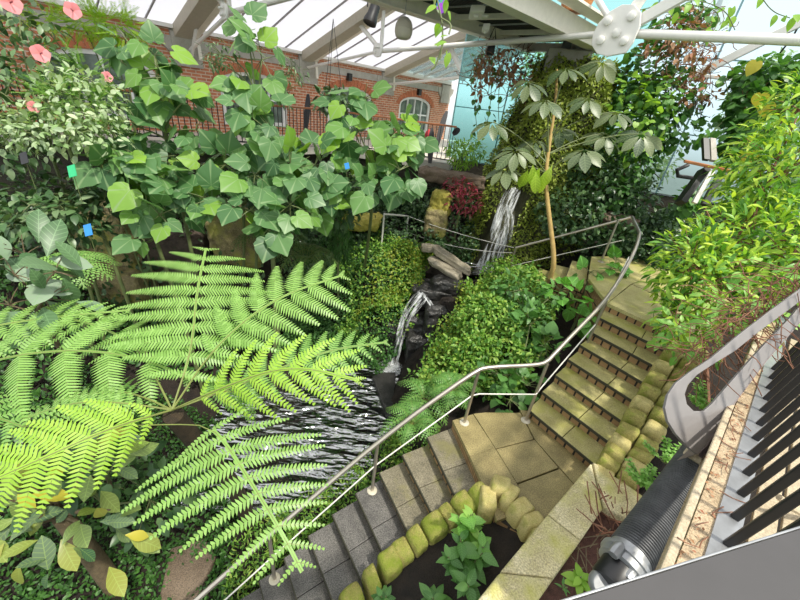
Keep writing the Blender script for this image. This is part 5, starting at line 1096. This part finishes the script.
# big sunlit bush on the right
b_ = V(4.6, 3.6, 0); b_[2] = ter(4.6, 3.6)
bl = [B(752, 240, 4.6, 58, 54), B(715, 290, 4.3, 52, 46), B(790, 170, 4.7, 60, 55), B(790, 260, 4.2, 50, 50), B(690, 265, 4.5, 34, 44), B(762, 185, 4.9, 40, 36), B(800, 110, 5.0, 40, 36), B(680, 320, 4.2, 24, 30)]
r = shrub('large_bush', 'large sunlit yellow green bush spilling over the right side above the grey bracket', 'shrub', b_, bl, 5200, .155, 'lance', 'bush', 'twig', .03, tilt=.55, droop=.15, upw=1.0, outw=.5, tw=12)
P, O = blobpts([B(735, 312, 3.6, 50, 22), B(690, 340, 3.7, 26, 22), B(755, 270, 3.6, 36, 12), B(668, 330, 4.0, 14, 24), B(712, 350, 3.3, 18, 12)], 130)
D, Nn, S = leafset(P, O, .125, .4, .35, 1, .2); Nn = nrm(Nn + TOCAM(P) * .5); o = scatter('lower_foliage', 'bushlow', r, P, D, Nn, S, 'oval')
mb = MB()
for _ in range(170):
    u = rng.uniform(700, 805); v = 345 - (u - 700) * .75 + rng.uniform(-14, 34); p = W(u, v, rng.uniform(2.85, 3.3)); pts = [p]; d = nrm(V(rng.normal(), rng.normal(), -.5))
    for _ in range(6): d = nrm(d + rng.normal(size=3) * .35 + V(0, 0, -.06)); pts.append(pts[-1] + d * .08)
    mb.tube(smoothpath(pts, 1), .0035, 4)
build(mb, 'dry_twigs', 'twig', r)
def hangers(name, label, strands, mat, leaf, per, stemmat='stem', tmpl='heart', group='hanging vines', dry=None, extra=None):
    """each strand: list of (u,v,w) points, leaves along it"""
    p0 = W(*strands[0][0]); r = thing(name, p0, label, 'vine', group); mb = MB(); PP = []
    for s in strands:
        pts = smoothpath([W(*q) for q in s], 3); mb.tube(pts, .008, 5)
        L_ = np.linalg.norm(np.diff(pts, axis=0), axis=1).sum(); n = max(3, int(L_ * per)); i = rng.integers(0, len(pts), n); PP.append(pts[i] + rng.normal(size=(n, 3)) * .05)
    build(mb, 'stem', stemmat, r); P = np.concatenate(PP); O = rdir(len(P)); D, Nn, S = _ols(P, O, leaf, .4, .9, .5, .2); Nn = nrm(Nn + TOCAM(P) * .7)
    scatter('foliage', mat, r, P, D, Nn, S, tmpl); return r
hangers('hanging_vine', 'thin leafy vine dangling from the overhead bridge in front of the glazed roof', [[(436, -6, 3.2), (444, 30, 3.25), (440, 60, 3.3)], [(441, 18, 3.2), (452, 24, 3.2), (449, 34, 3.2)], [(435, -4, 3.2), (434, 8, 3.2), (430, 12, 3.2)], [(444, 40, 3.25), (436, 66, 3.3), (431, 70, 3.3)]], 'vinebright', .11, 9, tmpl='oval')
# leafy curtain right of the tower
bl = [B(640, 120, 8.2, 30, 40), B(665, 100, 8.0, 34, 26), B(650, 70, 8.2, 28, 24), B(630, 160, 8.4, 26, 32), B(680, 130, 8.0, 22, 22), B(615, 190, 8.6, 22, 26), B(675, 30, 7.8, 34, 14), B(700, 12, 7.8, 26, 10), B(620, 90, 8.6, 14, 30), B(655, 145, 8.2, 18, 14)]
r = shrub('climbing_vine', 'thick curtain of green climbing vine right of the rock tower below the tie rod', 'vine', V(5.3, 8.3, -3.0), bl, 1800, .16, 'heart', 'vine', 'twig', .02, tilt=.5, droop=.6, upw=.7, outw=.3)
P, O = blobpts([B(640, 125, 7.8, 28, 36), B(660, 90, 7.7, 26, 18), B(610, 105, 8, 8, 14), B(632, 85, 7.9, 18, 12)], 170); D, Nn, S = leafset(P, O, .17, .4, .5, .8, .2); o = scatter('young_leaves', 'vinebright', r, P, D, Nn, S, 'heart'); o['label'] = 'bright young leaves'
def twigmass(name, label, blobs, n, leafn, base, steps=7, st=.1, r_=.007):
    r = thing(name, base, label, 'vine', 'dry vines'); mb = MB(); P, O = blobpts(blobs, n)
    for p in P:
        d = rdir(1)[0] + V(0, 0, -.3); pts = [p]
        for _ in range(steps): d = nrm(d + rng.normal(size=3) * .5); pts.append(pts[-1] + d * st)
        mb.tube(smoothpath(pts, 1), r_, 4, False)
    build(mb, 'twigs', 'twig', r); P, O = blobpts(blobs, leafn); D, Nn, S = leafset(P, O, .15, .8, .8, .5, .3); scatter('dead_leaves', 'dry', r, P, D, Nn, S, 'oval')
twigmass('dry_vine', 'tangle of brown dead vine and leaves below the tie rod at upper right', [B(690, 62, 7.6, 24, 26), B(672, 42, 7.6, 26, 20), B(700, 88, 7.6, 20, 18), B(690, 20, 7.8, 20, 14)], 150, 260, W(690, 60, 7.6))
twigmass('dry_vine', 'brown dead vine hanging over the concrete pillar left of the umbrella tree', [B(492, 62, 8.6, 18, 16), B(520, 62, 8.8, 22, 12), B(510, 80, 8.6, 22, 8), B(482, 78, 8.4, 10, 20)], 110, 230, W(500, 65, 8.6))
hangers('hanging_vine', 'sparse vine strands trailing in front of the blue glass wall', [[(478, 60, 8.6), (474, 100, 8.6), (478, 140, 8.6)], [(490, 55, 8.6), (492, 95, 8.5), (486, 130, 8.6)], [(500, 70, 8.6), (498, 110, 8.5), (500, 135, 8.6)], [(482, 50, 8.6), (470, 70, 8.4), (472, 92, 8.4)]], 'vine', .14, 8)
sts = []
for _ in range(15):
    u = rng.uniform(722, 795); v = rng.uniform(60, 100); sts.append([(u, v, 7.2), (u + rng.uniform(-14, 10), v + 35, 7.0), (u + rng.uniform(-25, 8), v + rng.uniform(45, 75), 6.9)])
hangers('hanging_vine', 'dark leafy vines trailing in front of the pale glass wall at right', sts, 'vine', .17, 13)
hangers('hanging_vine', 'long green vine sprays arching across the pale roof glass at top right', [[(640, 10, 6.5), (690, -2, 6.5), (725, 8, 6.5), (735, 30, 6.5)], [(672, 8, 6.6), (700, 4, 6.6), (722, 14, 6.6), (712, 34, 6.6)], [(690, 28, 6.6), (705, 34, 6.6), (728, 32, 6.6)], [(760, -5, 6.5), (772, 12, 6.5), (790, 18, 6.5)]], 'vinebright', .2, 7, tmpl='oval')
bl = [B(745, 110, 6.9, 18, 22), B(770, 80, 6.9, 34, 22), B(742, 140, 6.8, 18, 20), B(790, 95, 6.8, 20, 16), B(688, 200, 7.2, 10, 12)]
r = shrub('climbing_vine', 'dark climbing vine above the big sunlit bush at the right edge', 'vine', V(6.6, 5.2, -3.2), bl, 1000, .17, 'heart', 'vine', 'twig', .02, droop=.6, upw=.6)
P = np.array([W(762, 92, 6.2), W(768, 102, 6.2), W(752, 150, 6.0), W(758, 60, 6.4)]); D = -UP + rdir(4) * .3; o = scatter('yellowing_leaves', 'yellow', r, P, D, TOCAM(P), .26, 'heart'); o['label'] = 'large yellowing leaves'
# heart leaved creeper by the upper stairs and on the landing bank
def at3(u, v, w, ru, rv): return B(u, v, w, ru, rv, .25)
shrub('heart_leaf_creeper', 'large bright heart leaved creeper climbing beside the curved stair rail', 'plant', gb(585, 310, 6.6), [at3(590, 272, 6.9, 16, 8), at3(610, 270, 7.0, 12, 12), at3(575, 300, 6.5, 18, 14), at3(560, 290, 6.5, 16, 10), at3(588, 318, 6.3, 10, 16), at3(616, 262, 7.2, 8, 8)], 56, .26, 'heart', 'heart', tilt=.3, droop=.2, upw=.9)
shrub('broad_leaf_plant', 'broad leaved plant on the bank behind the landing rail', 'plant', gb(510, 385, 5.7), [at3(500, 375, 5.6, 22, 14), at3(525, 385, 5.5, 16, 14), at3(510, 400, 5.3, 16, 8), at3(545, 345, 5.9, 16, 14), at3(530, 325, 6.1, 18, 14)], 110, .22, 'heart', 'mid', tilt=.3, droop=.1, upw=1)
shrub('broad_leaf_plant', 'green broad leaved shrub on the bank between the cascade and the umbrella tree', 'plant', gb(525, 300, 6.6), [at3(520, 290, 6.7, 26, 16), at3(548, 300, 6.5, 16, 20), at3(508, 290, 6.9, 16, 9), at3(530, 315, 6.3, 20, 14)], 330, .15, 'oval', 'mid', tilt=.4, upw=1)
shrub('bank_shrub', 'mounded small leaved shrub at the crest of the right bank', 'shrub', gb(475, 300, 7.0), [at3(486, 304, 6.8, 20, 11), at3(474, 322, 6.6, 20, 18), at3(500, 320, 6.5, 24, 20), at3(478, 350, 6.1, 26, 20), at3(462, 368, 6.1, 16, 14)], 3600, .085, 'oval', 'covermid', tilt=.7)
# planter plants
def rosette(name, label, c, n, size, mat, tmpl='oval', h=.15, spread=.10, cat='plant', stemsn=3):
    c = np.asarray(c, float); r = thing(name, c, label, cat, 'planter plants'); P, D = [], []; mb = MB()
    for k in range(stemsn):
        a = rng.uniform(0, 2 * PI); t = c + V(math.cos(a), math.sin(a), 0) * spread * rng.uniform(.2, 1) + UP * h * rng.uniform(.7, 1.2); mb.tube(bez(c, c * .5 + t * .5 + UP * .03, t, 5), .006, 5)
        m_ = n // stemsn
        for j in range(m_):
            b2 = 2.4 * j + a; q = .4 + .6 * j / m_; P.append(c + (t - c) * q); D.append(V(math.cos(b2), math.sin(b2), .35 - .5 * (1 - q)))
    build(mb, 'stem', 'stem', r); P, D = np.array(P), np.array(D); scatter('foliage', mat, r, P, D, UP + rdir(len(P)) * .25, size * rng.uniform(.7, 1.1, len(P)), tmpl); return r
rosette('planter_plant', 'leafy green plant in the dark soil behind the mossy edging stones, nearest the landing', Z(468, 545, -4.0), 40, .16, 'bushlow', h=.42, spread=.2, stemsn=4)
rosette('planter_plant', 'broader leafy plant lower in the dark soil bed beside the pale slabs', Z(463, 577, -4.0), 44, .17, 'mid', h=.34, spread=.26, stemsn=4)
rosette('planter_plant', 'small leafy tuft at the bottom edge of the dark soil bed', Z(436, 606, -4.15), 18, .15, 'mid', h=.15, spread=.12, stemsn=3)
rosette('planter_plant', 'leaf tips peeping up at the bottom edge beside the edging stones', Z(385, 604, -4.3), 12, .13, 'mid', h=.15, spread=.08, stemsn=2)
rosette('seedling', 'fresh lime green sprout in the red brown soil', Z(577, 582, -3.4), 12, .13, 'vinebright', h=.07, spread=.04, stemsn=2)
rosette('seedling', 'tiny dark sprout at the bottom edge beside the pale slab', Z(563, 590, -3.4), 7, .07, 'mid', 'lance', h=.06, spread=.03, stemsn=2)
for lb, u, v, w in [('ferny green plant right of the kerb stones above the black hose', 668, 455, 3.3), ('ferny green plant beside the planter arm left of the black hose', 648, 480, 3.2), ('soft green plant seen through the curved steel loop', 708, 402, 3.4)]:
    c = W(u, v, w) - UP * .1; r = rosette('soft_plant', lb, c, 225, .05, 'pale', 'oval', h=.16, spread=.24, stemsn=9)
mb = MB(); 
r = thing('cut_stalks', Z(605, 520, -3.5), 'clump of cut brown dry stalks in the planter soil corner', 'stalks')
for k in range(46):
    p = Z(rng.uniform(592, 640), rng.uniform(500, 545), -3.5); q = p + V(rng.normal() * .16, rng.normal() * .16, rng.uniform(.12, .34)); mb.tube([p, (p + q) / 2 + rdir(1)[0] * .02, q], rng.uniform(.004, .008), 5)
build(mb, 'stalk', 'twig', r)
for k in range(14):
    mb = MB(); p = Z(rng.uniform(560, 610), rng.uniform(535, 585), -3.49); q = p + V(rng.normal() * .12, rng.normal() * .12, rng.uniform(.02, .12)); mb.tube([p, (p + q) / 2, q], .005, 5)
    build(mb, 'loose_twig', 'bark', r)
# hanging basket, tags
P = W(332, 100, 8.2); r = thing('hanging_basket', P, 'dark hanging basket plant before the brick wall at centre', 'plant')
mb = MB(); mb.lathe(P - UP * .28, [(.10, 0), (.20, .06), (.26, .2), (.27, .24), (.22, .22)], 18); build(mb, 'basket', 'black', r)
pp, oo = blobpts([(P + UP * .05, V(.36, .36, .22)), (P - UP * .1, V(.42, .4, .15))], 170); D, Nn, S = _ols(pp, oo, .2, .6, .3); scatter('foliage', 'dark', r, pp, D, Nn, S, 'oval')
mb = MB(); top = P + UP * 1.5
for k in range(3): a = 2 * PI * k / 3; mb.tube([P + V(math.cos(a), math.sin(a), 0) * .26 - UP * .04, top], .006, 5)
build(mb, 'chain', 'black', r)
for nm, lb, u, v, w, m_ in [('plant_tag', 'blue plant tag on a cane beside the tall layered mossy rock', 88, 230, 4.6, 'bluetag'), ('plant_tag', 'blue plant tag nearest the left edge below the dark shrub', 45, 228, 4.8, 'bluetag'), ('plant_tag', 'green plant tag hanging under the silvery shrub', 72, 171, 4.5, 'greentag'), ('plant_tag', 'small blue tag among the leaves of the central bush under the walkway', 347, 166, 5.5, 'bluetag'), ('plant_tag', 'black plant label standing at the far left above the dark shrub', 24, 158, 4.6, 'black')]:
    c = W(u, v, w); r = thing(nm, c - UP * .4, lb, 'tag', 'plant tags'); sx = nrm(cR + UP * .25); sy = nrm(np.cross(cF, sx)); s_ = .055 if u != 347 else .035
    mb = MB(); mb.box(c, sx * s_, sy * s_ * 1.35, cF * .003); build(mb, 'card', m_, r)
    mb = MB(); mb.tube([c - UP * .4, c - UP * .05 + cF * .008], .004, 5); build(mb, 'cane', 'stem', r)

# ------------------------------------------------------------------ light
wd = bpy.data.worlds.new('sky'); SC.world = wd; wd.use_nodes = True; nt = wd.node_tree; bg = nt.nodes['Background']
t = N(nt, 'ShaderNodeTexCoord'); s = N(nt, 'ShaderNodeSeparateXYZ'); nt.links.new(t.outputs['Generated'], s.inputs[0])
nt.links.new(ramp(nt, s.outputs[2], [(0.0, (.10, .12, .10)), (.46, (.30, .34, .30)), (.52, (.86, .92, .95)), (1.0, (1.0, 1.0, 1.02))]), bg.inputs[0])
mp = N(nt, 'ShaderNodeMapRange'); nt.links.new(s.outputs[2], mp.inputs[0]); mp.inputs[1].default_value = -1; mp.inputs[2].default_value = 1
nt.links.new(mp.outputs[0], [n for n in nt.nodes if n.type == 'VALTORGB'][0].inputs[0])
bg.inputs[1].default_value = 1.15
sun = bpy.data.objects.new('sun', bpy.data.lights.new('sun', 'SUN')); COL.objects.link(sun)
sun.data.energy = 3.4; sun.data.angle = math.radians(3.0); sun.data.color = (1, .95, .84)
sdir = V(.42, -.35, .95)     # towards the sun
sun.rotation_euler = Vector(sdir).to_track_quat('Z', 'Y').to_euler()
